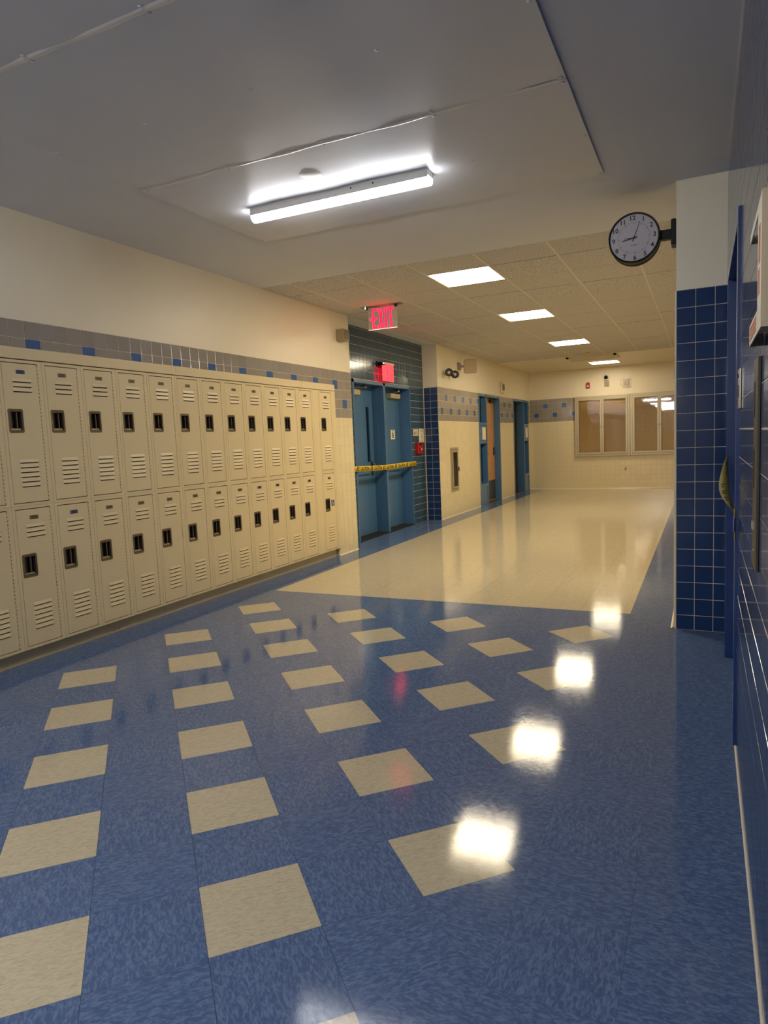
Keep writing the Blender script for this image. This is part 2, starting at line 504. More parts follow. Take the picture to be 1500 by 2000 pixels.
cells.sort(key=rank)
full = {}
rest = MB()
for n, (W, c, rz, m, whole) in enumerate(cells):
    if n < 300 and rank((W, c)) < 1e8:
        if whole:
            if m not in full:
                h = S / 2 - hg
                full[m] = vct_mesh([(-h, -h), (h, -h), (h, h), (-h, h)], (0, 0), m).mesh('floor_tile')
            inst(full[m], 'floor_tile', floor, (c[0], c[1], 0), rz)
        else:
            me = vct_mesh(W, c, m).mesh('floor_tile')
            o = inst(me, 'floor_tile', floor, (c[0], c[1], 0))
    else:
        mb = vct_mesh(W, (0, 0), m); rest.poly(mb.v, mb.f, m)
for (a, b) in ((YB, -3.0),):
    rest.box(-4.4, .3, a, b, -.004, 0, 'blue_vct')
tag(rest.build('floor_tile_field', floor), kind='stuff')

# ================================================================== CEILING
ceiling = struct('ceiling')
AY0, AY1 = 5.645, 14.04
mb = MB()
mb.box(-4.6, .5, YB, AY0, ZC, 3.05, 'plaster'); mb.box(-4.6, XW, AY0, AY1, ZC, 3.05, 'plaster')
mb.box(XC, .5, AY0, AY1, ZC, 3.05, 'plaster'); mb.box(-4.6, -2.295, AY1, YF + .2, ZC, 3.05, 'cream'); mb.box(-1.675, .5, AY1, YF + .2, ZC, 3.05, 'cream'); mb.box(-2.295, -1.675, AY1, 15.465, ZC, 3.05, 'cream'); mb.box(-2.295, -1.675, 16.075, YF + .2, ZC, 3.05, 'cream')  # far plaster strip in wall cream: warm lamplight put into its colour
mb.box(XW, XC, AY0, AY1, 2.99, 3.05, 'plaster')
mb.build('plaster', ceiling)
G = .6096; GX = [XW] + [-3.585 + G * k for k in range(6)] + [XC]; GY = [AY0] + [6.124 + G * k for k in range(13)] + [AY1]
GY = [y for y in GY if y <= AY1 - .05 or y == AY1]
TX0 = -2.366                         # the column of cells that holds the lamps
tcol = min(range(len(GX) - 1), key=lambda k: abs(GX[k] - TX0))
trow = [min(range(len(GY) - 1), key=lambda k: abs(GY[k] - y)) for y in (6.124, 6.124 + 4 * G, 6.124 + 9 * G)]
for i in range(len(GX) - 1):
    for j in range(len(GY) - 1):
        if i == tcol and j in trow: continue
        a, b, c, d = GX[i] + .004, GX[i + 1] - .004, GY[j] + .004, GY[j + 1] - .004
        z = ZC + random.uniform(-.003, .0005)
        MB().box(a, b, c, d, z, z + .016, 'act').build('ceiling_tile', ceiling, loc=((a + b) / 2, (c + d) / 2, z))
for x in GX[1:-1]: MB().box(x - .010, x + .010, AY0, AY1, ZC - .0035, ZC + .004, 'grid').build('grid_bar', ceiling)
for y in GY[1:-1]: MB().box(XW, XC, y - .005, y + .005, ZC + .001, ZC + .006, 'gridd').build('grid_bar', ceiling)  # cross bars coloured dark to paint in the shadow at the joints
# screwed-on white sheets in the near part, sagging between their screws
def sheet(y0, y1, seed):
    x0, x1 = -2.985, -0.545; nx, ny = 60, 34; rnd = random.Random(seed)
    amp = {}
    def sag(x, y):
        u, v = (x - x0) / .61, (y - y0) / .61
        k = (min(int(u), 3), min(int(v), 1))
        if k not in amp: amp[k] = rnd.uniform(.006, .014)
        e = math.sin(math.pi * (u % 1 if u < 4 else 0)) ** 2 ; f = math.sin(math.pi * min(v / 2, 1)) ** 1.0
        g = math.sin(math.pi * (v % 1 if v < 2 else 0)) ** 2
        return .010 * f * (.55 + .45 * e) * (.75 + .25 * g) + .004 * e * math.exp(-min(v, 2 - v) * 3)
    V = []; F = []
    for j in range(ny + 1):
        for i in range(nx + 1):
            x = x0 + (x1 - x0) * i / nx; y = y0 + (y1 - y0) * j / ny
            V.append((x, y, ZC - .013 - sag(x, y)))
    for j in range(ny):
        for i in range(nx):
            a = j * (nx + 1) + i; F.append((a, a + nx + 1, a + nx + 2, a + 1))
    n = len(V)
    mb = MB(); mb.poly(V, F, 'sheet')
    ring = [i for i in range(nx + 1)] + [(j * (nx + 1) + nx) for j in range(1, ny + 1)] + [ny * (nx + 1) + i for i in range(nx - 1, -1, -1)] + [j * (nx + 1) for j in range(ny - 1, 0, -1)]
    for a, b in zip(ring, ring[1:] + ring[:1]):
        p, q = V[a], V[b]; mb.face([p, q, (q[0], q[1], ZC), (p[0], p[1], ZC)], 'sheet')
    o = mb.build('ceiling_sheet', ceiling); shade(o, .8)
    for ix in range(5):
        for iy in range(3):
            x = x0 + .02 + (x1 - x0 - .04) * ix / 4; y = y0 + .02 + (y1 - y0 - .04) * iy / 2
            MB().lathe([(.009, .0), (.009, -.002), (.004, -.004)], (x, y, ZC - .014 - sag(min(x, x1 - .001), min(y, y1 - .001))), 'z', 'sheet', 10).build('screw_head', o)
for k in range(4):
    sheet(4.385 - 1.218 * (k + 1) + .002, 4.385 - 1.218 * k - .002, 11 + k)
for k in (1, 2):
    y = 4.385 - 1.218 * k
    V = []; F = []; n = 50
    for i in range(n + 1):
        x = -2.98 + 2.43 * i / n; dz = .003 * math.sin(i * .7) * math.sin(i * .23)
        for yy, zz in ((-.016, .0), (-.006, -.004), (.006, -.004), (.016, .0)): V.append((x, y + yy, ZC - .014 + zz + dz))
    for i in range(n):
        for q in range(3): a = i * 4 + q; F.append((a, a + 1, a + 5, a + 4))
    shade(MB().poly(V, F, 'seam').build('seam_strip', ceiling))

# ================================================================== WALLS
def band(rows, uphase, blue2, blue4, pitch=P):
    """five grey rows with blue accents in rows 2 and 4 (from the top), cream below"""
    top = rows[-1]
    def fn(i, j, u, z):
        r = int((top - z) / P) + 1
        if r > 5: return 't_cream'
        k = int(math.floor((u - uphase) / pitch + 1e-3))
        if r == 2 and k % 4 == blue2: return 't_acc'
        if r == 4 and k % 4 == blue4: return 't_acc'
        return 't_grey'
    return fn
def rows_to(top, bottom=0.0):
    r = [top]
    while r[-1] - P > bottom + .02: r.append(r[-1] - P)
    r.append(bottom); return r[::-1]

# left wall over and beyond the lockers
wl = struct('wall_left')
BT = 2.183
mb = MB()
slab(mb, 'x', -4.5, XW - TH, YB, 6.945, 1.94, BT, 'grout'); slab(mb, 'x', -4.5, XW - TH, 6.945, YE - .003, 0, BT, 't_cgrout')
slab(mb, 'x', -4.5, XW - .0005, YB, YE - .003, BT, ZC, 'cream')
slab(mb, 'x', -4.5, XW - TH, YB, 2.40, 0, 1.94, 'cream')
mb.box(XW - .0005, XW + .0004, 6.972, 6.978, BT, ZC, 'cream')
mb.build('wall_body', wl)
MB().box(-4.6, -4.5, YB, YE, 0, ZC, 'void').build('niche_back', wl)
U = cuts(YB + 11, 6.975, 3.012, .1101)
tiling(wl, 'x', 1, XW, U, [BT - 2 * P, BT - P, BT], lambda i, j, u, z: 't_acc' if (j == 0 and int(math.floor((u - 3.012) / .1101 + 1e-3)) % 4 == 0) else 't_grey', cap=150)
U = cuts(6.975, YE - .008, 6.975, P)
tiling(wl, 'x', 1, XW, U, rows_to(BT, .0), band(rows_to(BT), 6.975, 0, 2), cap=150)
# rounded end of that wall
MB().lathe([(.006, 0), (.006, BT)], (XW - .007, YE - .004, 0), 'z', 't_cream', 10).build('corner_bead', wl, smooth=True)

# alcove with the double doors
DH = [(7.94, 9.872, -1, 2.172)]
wa = struct('wall_alcove')
mb = MB(); slab(mb, 'x', -4.36, XD - TH, YE - .2, YA, 0, ZC, 'grout', DH); mb.build('wall_body', wa)
tiling(wa, 'x', 1, XD, cuts(YE, YA, 8.737, .1097), cuts(0, ZC, 2.729, P), lambda i, j, u, z: 't_alc', DH, cap=300, minpx=8)
wr_ = struct('wall_alcove_return')
mb = MB(); mb.box(XD, XW - .004, YA + TH, YA + .3, 0, 2.178, 'grout'); mb.box(XD, XW, YA + .0005, YA + .3, 2.178, ZC, 'cream'); mb.build('wall_body', wr_)
tiling(wr_, 'y', -1, YA, [XD + .008, -4.155 + .003, -4.042, -3.916], rows_to(2.178), lambda i, j, u, z: 't_blue', cap=100, minpx=7)

# left wall beyond the alcove, with two classroom doorways and the extinguisher niche
DA = (12.625, 14.122, -1, 2.185); DB = (15.25, 16.69, -1, 2.187); FC = (10.985, 11.295, .465, 1.145)
wf = struct('wall_left_far')
mb = MB(); slab(mb, 'x', -4.25, XW - TH, YA + .3, YF, 0, BT, 't_cgrout', [DA, DB, FC]); slab(mb, 'x', -4.25, XW - .0005, YA + .3, YF, BT, ZC, 'cream', [DA, DB])
mb.box(XD, XW - TH, YA + .01, YA + .3, 0, BT, 't_cgrout'); mb.box(XD, XW - .0005, YA + .01, YA + .3, BT, ZC, 'cream')
mb.build('wall_body', wf)
fA = band(rows_to(BT), 10.776 - 2 * .1101 * 0, 0, 2, .1101); fB = band(rows_to(BT), 14.46, 0, 2, .1101)
tiling(wf, 'x', 1, XW, cuts(YA + .006, 13.5, 10.776, .1101), rows_to(BT), fA, [DA, FC], cap=250, minpx=10)
tiling(wf, 'x', 1, XW, cuts(13.5, YF, 14.46, .1101), rows_to(BT), fB, [DA, DB], cap=0, name='far_tile')
# dark rooms behind the doors
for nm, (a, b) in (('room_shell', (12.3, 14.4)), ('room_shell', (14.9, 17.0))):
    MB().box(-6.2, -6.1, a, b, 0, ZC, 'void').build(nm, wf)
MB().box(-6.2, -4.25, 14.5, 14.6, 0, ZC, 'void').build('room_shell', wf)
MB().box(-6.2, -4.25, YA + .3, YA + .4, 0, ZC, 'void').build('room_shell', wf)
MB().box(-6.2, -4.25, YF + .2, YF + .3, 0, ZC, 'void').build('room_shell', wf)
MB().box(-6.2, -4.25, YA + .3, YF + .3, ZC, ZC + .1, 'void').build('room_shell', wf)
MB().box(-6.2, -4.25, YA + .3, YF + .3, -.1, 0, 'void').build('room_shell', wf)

# far wall
wfar = struct('wall_far')
BF = 2.2
mb = MB(); mb.box(-4.3, .5, YF + TH, YF + .15, 0, BF, 't_cgrout'); mb.box(-4.3, .5, YF + .0005, YF + .15, BF, ZC, 'cream'); mb.build('wall_body', wfar)
tiling(wfar, 'y', -1, YF, cuts(XW, XC - .01, -3.79, .1122), rows_to(BF), band(rows_to(BF), -3.79, 2, 0, .1122), cap=300, minpx=9.5)

# column face and the corridor's right wall behind it
wc = struct('wall_column')
CT = 2.194
mb = MB(); mb.box(XC + .002, XR + .2, YC + TH, YC + .3, 0, CT, 'grout'); mb.box(XC, XR + .2, YC + .0005, YC + .3, CT, ZC, 'cream'); mb.build('wall_body', wc)
tiling(wc, 'y', -1, YC, [XC + .003, -.0505, .0600, XR + .012], rows_to(CT), lambda i, j, u, z: 't_blue')
MB().lathe([(.004, 0), (.004, CT)], (XC + .001, YC + .003, 0), 'z', 'wplast', 10).build('corner_bead', wc, smooth=True)
wrf = struct('wall_right_far')
mb = MB(); mb.box(XC - .010, XC + .3, YC + .012, YF, 0, CT, 't_cgrout'); mb.box(XC, XC + .3, YC + .3, YF, CT, ZC, 'cream'); mb.build('wall_body', wrf)
tiling(wrf, 'x', -1, XC - .012, cuts(YC + .012, YF, YC + .012, P), rows_to(CT), band(rows_to(CT), YC + .012, 1, 3), cap=0, name='far_tile')

# right wall next to the camera, tiled to the ceiling
DR = (3.045, 4.30, -1, 2.168)
wr = struct('wall_right')
mb = MB(); slab(mb, 'x', XR + TH, XR + .35, YB, YC + TH, 0, ZC, 'grout', [DR]); mb.build('wall_body', wr)
tiling(wr, 'x', -1, XR, cuts(-3.0, YC, 1.596, P), cuts(0, ZC, CT, P), lambda i, j, u, z: 't_blue', [DR], cap=300, minpx=9)
MB().box(XR, XR + .01, YB, -3.0, 0, ZC, 't_blue').build('rear_facing', wr)
# end of the hall behind the camera
wb = struct('wall_back')
mb = MB(); mb.box(-4.6, .5, YB - .1, YB, 0, ZC, 'cream'); mb.build('wall_body', wb)

# cove bases
def cove(name, pts, m, r=.014):
    b = struct(name)
    for (x0, y0, x1, y1, nx, ny) in pts:
        V = []; F = []
        for t, (x, y) in enumerate(((x0, y0), (x1, y1))):
            for k in range(6):
                a = math.pi / 2 * k / 5; o = r * (1 - math.sin(a)); h = r * (1 - math.cos(a))
                V.append((x + nx * o, y + ny * o, .001 + h))
        for k in range(5): F.append((k, k + 1, k + 7, k + 6))
        F += [tuple(reversed(f)) for f in []]
        shade(MB().poly(V, F, m).build('cove_strip', b))
cove('baseboard_left', [(XW, 6.95, XW, YE, 1, 0), (XW, YA, XW, 12.62, 1, 0), (XW, 14.125, XW, 15.25, 1, 0)], 't_cream')
cove('baseboard_far', [(XW, YF, XC, YF, 0, -1)], 't_cream', .02)
cove('baseboard_right', [(XR, 1.0, XR, 3.04, -1, 0)], 'grout', .005)
cove('baseboard_column', [(XC - .012, YC + .012, XC - .012, 8.0, -1, 0)], 't_cream', .02)

# ================================================================== LOCKERS
LP = .3063; LY = 3.059; UH = .9165
ORD = ['first', 'second', 'third', 'fourth', 'fifth', 'sixth', 'seventh', 'eighth', 'ninth', 'tenth', 'eleventh', 'twelfth', 'thirteenth', 'fourteenth']
# local frame: x out of the front, y along the wall (0 = door's hinge edge), z from the unit's foot
def L_frame():
    mb = MB(); y0, y1 = -.273, .033
    for (a, b, c, d) in ((y0 + .0008, -.2505, .0, UH), (.003, y1 - .0008, .0, UH), (-.2505, .003, .0, .0175), (-.2505, .003, .8975, UH)):
        mb.box(-.016, 0, a, b, c + .0006, d - .0006, 'locker')
    return mb.mesh('locker_frame')
def L_body():
    mb = MB(); y0, y1 = -.272, .032
    mb.box(-.42, -.055, y0, y1, .001, UH - .001, 'lockin'); 
    mb.box(-.055, -.0162, y0, -.252, .001, UH - .001, 'lockin'); mb.box(-.055, -.0162, .0045, y1, .001, UH - .001, 'lockin')
    mb.box(-.055, -.0162, -.252, .0045, .001, .015, 'lockin'); mb.box(-.055, -.0162, -.252, .0045, .90, UH - .001, 'lockin')
    return mb.mesh('locker_body')
HY0, HY1, HZ0, HZ1 = -.234, -.130, .4605, .6105   # handle plate
def L_door():
    mb = MB(); y0, y1, z0, z1 = -.2475, -.0040, .0215, .8930
    a, b, c, d = HY0 + .011, HY1 - .011, HZ0 + .013, HZ1 - .013
    for (p, q, r, s) in ((y0, a, z0, z1), (b, y1, z0, z1), (a, b, z0, c), (a, b, d, z1)):
        mb.box(-.018, -.0008, p, q, r, s, 'locker')
    return mb.mesh('locker_door')
def L_louver(w=.138):
    mb = MB(); h = .024; p = .0055; y0, y1 = -w / 2, w / 2; e = .006
    # pressed hood: flush at the top, standing off at the bottom, slit below it
    V = [(0, y0, h), (0, y1, h), (p, y1 - e, .004), (p, y0 + e, .004), (0, y0, .0), (0, y1, .0)]
    mb.poly(V, [(0, 3, 2, 1), (0, 4, 3), (1, 2, 5)], 'locker')
    mb.face([(p, y0 + e, .004), (0.0004, y0 + e, -.0005), (0.0004, y1 - e, -.0005), (p, y1 - e, .004)], 'lockin')
    mb.face([(.0006, y0 + e, -.0025), (.0006, y1 - e, -.0025), (.0006, y1 - e, .004), (.0006, y0 + e, .004)], 'lockin')
    return mb.mesh('louver')
def rrect(y0, y1, z0, z1, r, n=4):
    P_ = []
    for (cy, cz, a0) in ((y1 - r, z0 + r, -90), (y1 - r, z1 - r, 0), (y0 + r, z1 - r, 90), (y0 + r, z0 + r, 180)):
        for k in range(n + 1):
            t = math.radians(a0 + 90 * k / n); P_.append((cy + r * math.cos(t), cz + r * math.sin(t)))
    return P_
def L_cup():
    mb = MB(); O = rrect(HY0, HY1, HZ0, HZ1, .011); I = rrect(HY0 + .012, HY1 - .012, HZ0 + .017, HZ1 - .017, .006)
    n = len(O); D = -.034
    V = [(0.0, y, z) for y, z in O] + [(.0022, y * .985 + (HY0 + HY1) / 2 * .015, z * .99 + (HZ0 + HZ1) / 2 * .01) for y, z in O] + [(.0016, y, z) for y, z in I] + [(D, y * .96 + (HY0 + HY1) / 2 * .04, z) for y, z in I]
    F = []
    for k in range(3):
        for i in range(n): j = (i + 1) % n; F.append((k * n + i, k * n + j, (k + 1) * n + j, (k + 1) * n + i))
    F.append(tuple(range(3 * n, 4 * n)))
    mb.poly(V, F, 'steel')
    for zz in (.50, .535, .57):
        mb.lathe([(.0045, D + .0003), (.004, D + .003), (.001, D + .0045)], (0, HY0 + .030, zz), 'x', 'steel2', 8)
    return mb.mesh('handle_cup')
def L_latch():
    mb = MB(); mb.box(-.032, -.012, HY1 - .040, HY1 - .0325, HZ0 + .03, HZ1 - .022, 'steel')
    mb.box(-.032, -.008, HY0 + .016, HY1 - .016, HZ0 + .0185, HZ0 + .028, 'steel2')
    return mb.mesh('latch')
def L_hinge():
    mb = MB(); z = .03
    while z < .885: mb.box(-.012, .0008, -.0031, .0026, z, z + .017, 'locker'); z += .0245
    return mb.mesh('hinge')
def L_plate(num, m):
    mb = MB(); mb.prism(rrect(-.030, .030, -.012, .012, .003, 2), 'x', 0, .0016, m)
    for s in (-1, 1): mb.lathe([(.003, .0016), (.002, .003)], (0, s * .024, 0), 'x', 'steel2', 8)
    put_text(mb, num, lambda a, b: (.0019, a, b), .014, 'ink', width=.034)
    return mb.mesh('number_plate')
ML = dict(frame=L_frame(), body=L_body(), door=L_door(), louver=L_louver(), cup=L_cup(), latch=L_latch(), hinge=L_hinge())
def locker(yd, z0, num, label, plate):
    t = thing('locker', (XL, yd, z0), label, 'locker', 'beige double-tier lockers along the left wall')
    def part(mesh, name, par, loc=(0, 0, 0)):
        o = bpy.data.objects.new(name, ML[mesh] if isinstance(mesh, str) else mesh); col.objects.link(o); o.parent = par; o.location = loc; return o
    part('body', 'body', t); part('frame', 'frame', t)
    d = part('door', 'door', t)
    part('hinge', 'hinge', d)
    for z in (.776, .7465, .716): part('louver', 'louver', d, (-.0008, -.118, z))
    for k in range(6): part('louver', 'louver', d, (-.0008, -.118, .2705 - .0302 * k))
    part('cup', 'handle_cup', d, (-.0008, 0, 0)); part('latch', 'latch', d, (0, 0, 0))
    part(L_plate(num, plate), 'number_plate', d, (-.0008, -.122, .8405))
    return t, d
units = [(LY + LP * k) for k in range(-1, 12)] + [6.864]
for n, yd in enumerate(units):
    back = len(units) - n          # counted from the alcove end
    for tier, z0 in (('lower', .0975), ('upper', 1.014)):
        num = str((318 if tier == 'upper' else 317) + 2 * n)
        pl = 'bplate' if (tier, n) in (('lower', 2), ('lower', 9), ('lower', 10), ('upper', 1)) else 'steel'
        which = 'at the alcove end' if back == 1 else '%s from the alcove end' % ORD[back - 1]
        lab = 'beige metal locker in the %s row, %s' % (tier, which)
        if back == 1: lab = 'beige metal locker in the %s row, set apart %s' % (tier, which) + (', with wheelchair decal' if tier == 'lower' else '')
        t, d = locker(yd, z0, num, lab, pl)
        if back == 1 and tier == 'lower':
            mb = MB(); cy, cz = 6.798, .647; f = lambda a, b, h=.0012: (XL + h, cy + a, cz + b)
            mb.prism(rrect(cy - .034, cy + .034, cz - .036, cz + .036, .004, 2), 'x', XL - .0008, XL + .0006, 'decal')
            mb.lathe([(.0065, .0005), (.0065, .0012)], (XL, cy - .006, cz + .024), 'x', 'paper', 12)
            ring = [(.018 * math.cos(t_), .018 * math.sin(t_)) for t_ in [math.radians(a) for a in range(110, 361, 25)]]
            for p, q in zip(ring, ring[1:]): mb.bar(f(p[0] + .0, p[1] - .012, .001), f(q[0] + .0, q[1] - .012, .001), .0055, .0012, 'paper', up=(1, 0, 0))
            for p, q in (((-.006, .016), (-.003, -.004)), ((-.003, -.004), (.012, -.004)), ((.012, -.004), (.019, -.024)), ((-.004, .006), (.009, .006))):
                mb.bar(f(*p, .001), f(*q, .001), .006, .0012, 'paper', up=(1, 0, 0))
            mb.build('access_decal', d)
lt = thing('locker_trim', (XL, 4.6, 0), 'beige metal filler strips and toe base framing the lockers', 'trim')
for a, b in ((2.42, 4.338), (4.340, 6.248), (6.250, 6.968)):
    MB().box(XW + .0005, XL, a, b, 1.9365, 2.008, 'locker').build('crown_panel', lt, bevel=.002)
MB().box(XW + .0005, XL, 6.8995, 6.968, .0985, 1.9325, 'locker').build('end_filler', lt, bevel=.002)
MB().box(XL - .02, XL - .001, 6.4635, 6.5895, .0985, 1.9305, 'locker').build('gap_filler', lt)
MB().box(XW + .0005, XL, 2.42, 2.478, .0985, 1.9325, 'locker').build('end_filler', lt)
MB().box(-4.3, XT, 2.42, 6.93, .001, .0965, 'locker').build('toe_base', lt)
for y in (3.55, 3.60): MB().lathe([(.004, 0), (.003, .002)], (XT, y, .02), 'x', 'ink', 8).build('screw', lt)

# ================================================================== LAMPS
def troffer(x0, x1, y0, y1, label, recessed=True, lens='lens'):
    t = thing('troffer_light', ((x0 + x1) / 2, (y0 + y1) / 2, ZC), label, 'ceiling light', 'recessed warm-white ceiling lights')
    w_ = .016; zt = ZC + .06
    mb = MB()
    if recessed:
        mb.box(x0, x1, y0, y0 + w_, ZC, ZC + .1, 'white'); mb.box(x0, x1, y1 - w_, y1, ZC, ZC + .1, 'white')
        mb.box(x0, x0 + w_, y0 + w_, y1 - w_, ZC, ZC + .1, 'white'); mb.box(x1 - w_, x1, y0 + w_, y1 - w_, ZC, ZC + .1, 'white')
        mb.box(x0, x1, y0, y1, ZC + .1, ZC + .11, 'white')
    mb.build('housing', t)
    # vaulted lens, closed by a white end plate at each side
    V = []; F = []; n = 14; a, b, c, d = x0 + w_, x1 - w_, y0 + w_, y1 - w_
    for i in range(n + 1):
        y = c + (d - c) * i / n; z = ZC + .004 + .055 * math.sin(math.pi * i / n)
        V += [(a + .05, y, z), (b - .05, y, z)]
    for i in range(n): F.append((2 * i, 2 * i + 1, 2 * i + 3, 2 * i + 2))
    o = MB().poly(V, F, lens).build('lens', t); shade(o, 1.2)
    for s, xa, xb in ((0, a, a + .05), (1, b - .05, b)):
        V = []; F = []
        for i in range(n + 1):
            y = c + (d - c) * i / n; z = ZC + .004 + .055 * math.sin(math.pi * i / n)
            V += [(xa if s == 0 else xb, y, ZC + .004), (xb if s == 0 else xa, y, z + .0)]
        for i in range(n): F.append((2 * i, 2 * i + 1, 2 * i + 3, 2 * i + 2))
        MB().poly(V, F, lens).build('end_reflector', t)
for k, (j, lab) in enumerate(zip(trow, ('largest, nearest recessed square ceiling light in the tile ceiling', 'second recessed square ceiling light, behind the nearest one', 'third recessed square ceiling light, just before the air grille'))):
    troffer(GX[tcol] + .003, GX[tcol + 1] - .003, GY[j] + .003, GY[j + 1] - .003, lab)
# the fourth one sits in the plaster strip at the end
troffer(-2.292, -1.678, 15.468, 16.072, 'small-looking farthest ceiling light, beyond the air grille near the far wall', lens='lens_dim')

def strip(x0, x1, y, z, lens, label, group=None, detail=True):
    t = thing('strip_light', ((x0 + x1) / 2, y, z), label, 'ceiling light', group)
    w_ = .043
    mb = MB(); mb.prism([(y - w_, z), (y + w_, z), (y + w_, z - .047), (y + w_ - .003, z - .047), (y + w_ - .003, z - .037), (y - w_ + .003, z - .037), (y - w_ + .003, z - .047), (y - w_, z - .047)], 'x', x0, x1, 'white'); mb.build('housing', t)
    pr = [(y + (w_ - .0035) * math.cos(a), z - .038 - .046 * math.sin(a)) for a in [math.pi * k / 12 for k in range(13)]]
    o = MB().prism(pr, 'x', x0 + .008, x1 - .008, lens).build('lens', t); shade(o, .7)
    if detail:
        for xa, xb in ((x0, x0 + .008), (x1 - .008, x1)):
            pe = [(y + (w_ - .0032) * math.cos(a), z - .037 - .047 * math.sin(a)) for a in [math.pi * k / 12 for k in range(13)]]
            MB().prism(pe, 'x', xa, xb, lens).build('end_cap', t)
        for f in (.60, .72): MB().lathe([(.005, 0), (.005, .002)], (x0 + (x1 - x0) * f, y - w_ - .001, z - .018), (0, -1, 0), 'ink', 8).build('screw', t)
strip(-2.635, -1.415, 3.775, ZC - .016, 'striplens', 'long white tube light lit on the bulging ceiling sheets')
for k, y in enumerate((-1.5, -6.5, -10.2, -14.0, -17.8)):
    strip(-2.64, -1.42, y, ZC, 'rearlens' if k == 0 else 'rearlens2', 'white tube light behind the camera, %s in the case reflection' % ('brightest and highest', 'second highest', 'third highest', 'fourth highest', 'lowest and smallest')[k], 'tube lights reflected in the display case glass', False)

# ================================================================== CEILING FITTINGS
o = MB().lathe([(.062, .004), (.062, -.004), (.056, -.0065), (.0, -.007)], (-2.02, 3.465, ZC - .018), 'z', 'white', 28).build('ceiling_cover_disc', None, smooth=True, loc=(-2.02, 3.465, ZC))
tag(o, 'round flat white cover disc on the ceiling beside the tube light', 'cover plate')
t = thing('smoke_detector', (-1.99, 13.35, ZC), 'small round smoke detector on the far tile ceiling before the grille', 'smoke detector')
MB().lathe([(.075, 0), (.075, -.015), (.06, -.02)], (-1.99, 13.35, ZC), 'z', 'wplast', 20).build('base', t, smooth=True)
MB().lathe([(.05, -.02), (.05, -.045), (.03, -.055)], (-1.99, 13.35, ZC), 'z', 'beige', 20).build('head', t, smooth=True)
t = thing('air_grille', (-2.03, 14.5, ZC), 'long louvred air grille in the ceiling before the far wall', 'air vent')
gx0, gx1, gy0, gy1 = -2.52, -1.56, 14.12, 14.78
mb = MB()
for (a, b, c, d) in ((gx0, gx1, gy0, gy0 + .05), (gx0, gx1, gy1 - .05, gy1), (gx0, gx0 + .05, gy0, gy1), (gx1 - .05, gx1, gy0, gy1)): mb.box(a, b, c, d, ZC - .03, ZC, 'wplast')
mb.build('frame', t)
MB().box(gx0 + .05, gx1 - .05, gy0 + .05, gy1 - .05, ZC - .006, ZC - .001, 'lockin').build('backing', t)
for k in range(6):
    y = gy0 + .09 + k * .096
    MB().bar((gx0 + .05, y, ZC - .02), (gx1 - .05, y, ZC - .02), .065, .004, 'wplast', up=(0, .6, 1)).build('blade', t)

def letters_EXIT(mb, fn, w, h, m, th=.004):
    """bold condensed letters drawn from bars; fn(a,b) -> point, origin at lower left"""
    lw = w / 4.15; st = lw * .36
    def bar(a, b, c, d): # rectangle
        mb.poly([fn(a, c), fn(b, c), fn(b, d), fn(a, d)], [(0, 1, 2, 3)], m)
    x = 0
    bar(x, x + st, 0, h); bar(x + st, x + lw, 0, h * .12); bar(x + st, x + lw * .9, h * .44, h * .56); bar(x + st, x + lw, h * .88, h)
    x = lw * 1.12; q = st * .95
    mb.poly([fn(x, 0), fn(x + q, 0), fn(x + lw * 1.1, h), fn(x + lw * 1.1 - q, h)], [(0, 1, 2, 3)], m)
    mb.poly([fn(x + lw * 1.1 - q, 0), fn(x + lw * 1.1, 0), fn(x + q, h), fn(x, h)], [(0, 1, 2, 3)], m)
    x = lw * 2.42; bar(x, x + st * 1.1, 0, h)
    x = lw * 3.0; bar(x, x + lw * 1.1, h * .87, h); bar(x + lw * .55 - st * .52, x + lw * .55 + st * .52, 0, h * .87)

# hanging exit sign
ye = 7.11
t = thing('exit_sign', (-3.3, ye, ZC), 'hanging clear exit sign with red EXIT letters and left arrow', 'exit sign')
MB().box(-3.55, -3.06, ye - .05, ye + .05, ZC - .006, ZC - .0015, 'steel2').build('canopy', t)
p = MB().box(-3.478, -3.117, ye - .003, ye + .003, 2.603, 2.848, 'acryl').build('plate', t)
mb = MB(); letters_EXIT(mb, lambda a, b: (-3.424 + a, ye - .0035, 2.614 + b), .268, .218, 'redglow'); mb.build('letters', p)
mb = MB(); f = lambda a, b: (a, ye - .0035, b)
mb.poly([f(-3.467, 2.718), f(-3.440, 2.742), f(-3.440, 2.729), f(-3.452, 2.718), f(-3.440, 2.707), f(-3.440, 2.694)], [(0, 3, 2, 1), (0, 5, 4, 3)], 'redglow'); mb.build('arrow', p)
MB().box(-3.478, -3.117, ye - .0036, ye + .0036, 2.600, 2.604, mat('pink_lit_edge', '#f0a090', .4, emit=(1, .25, .2), estr=.5)).build('lit_edge', p)
for x, m in ((-3.497, 'black'), (-3.125, 'black')):
    MB().box(x - .011, x + .011, ye - .02, ye + .012, ZC - .032, ZC - .006, m).build('socket', t)
MB().lathe([(.007, 0), (.005, .004)], (-3.500, ye - .020, ZC - .018), (0, -1, 0), 'led', 8).build('indicator', t)

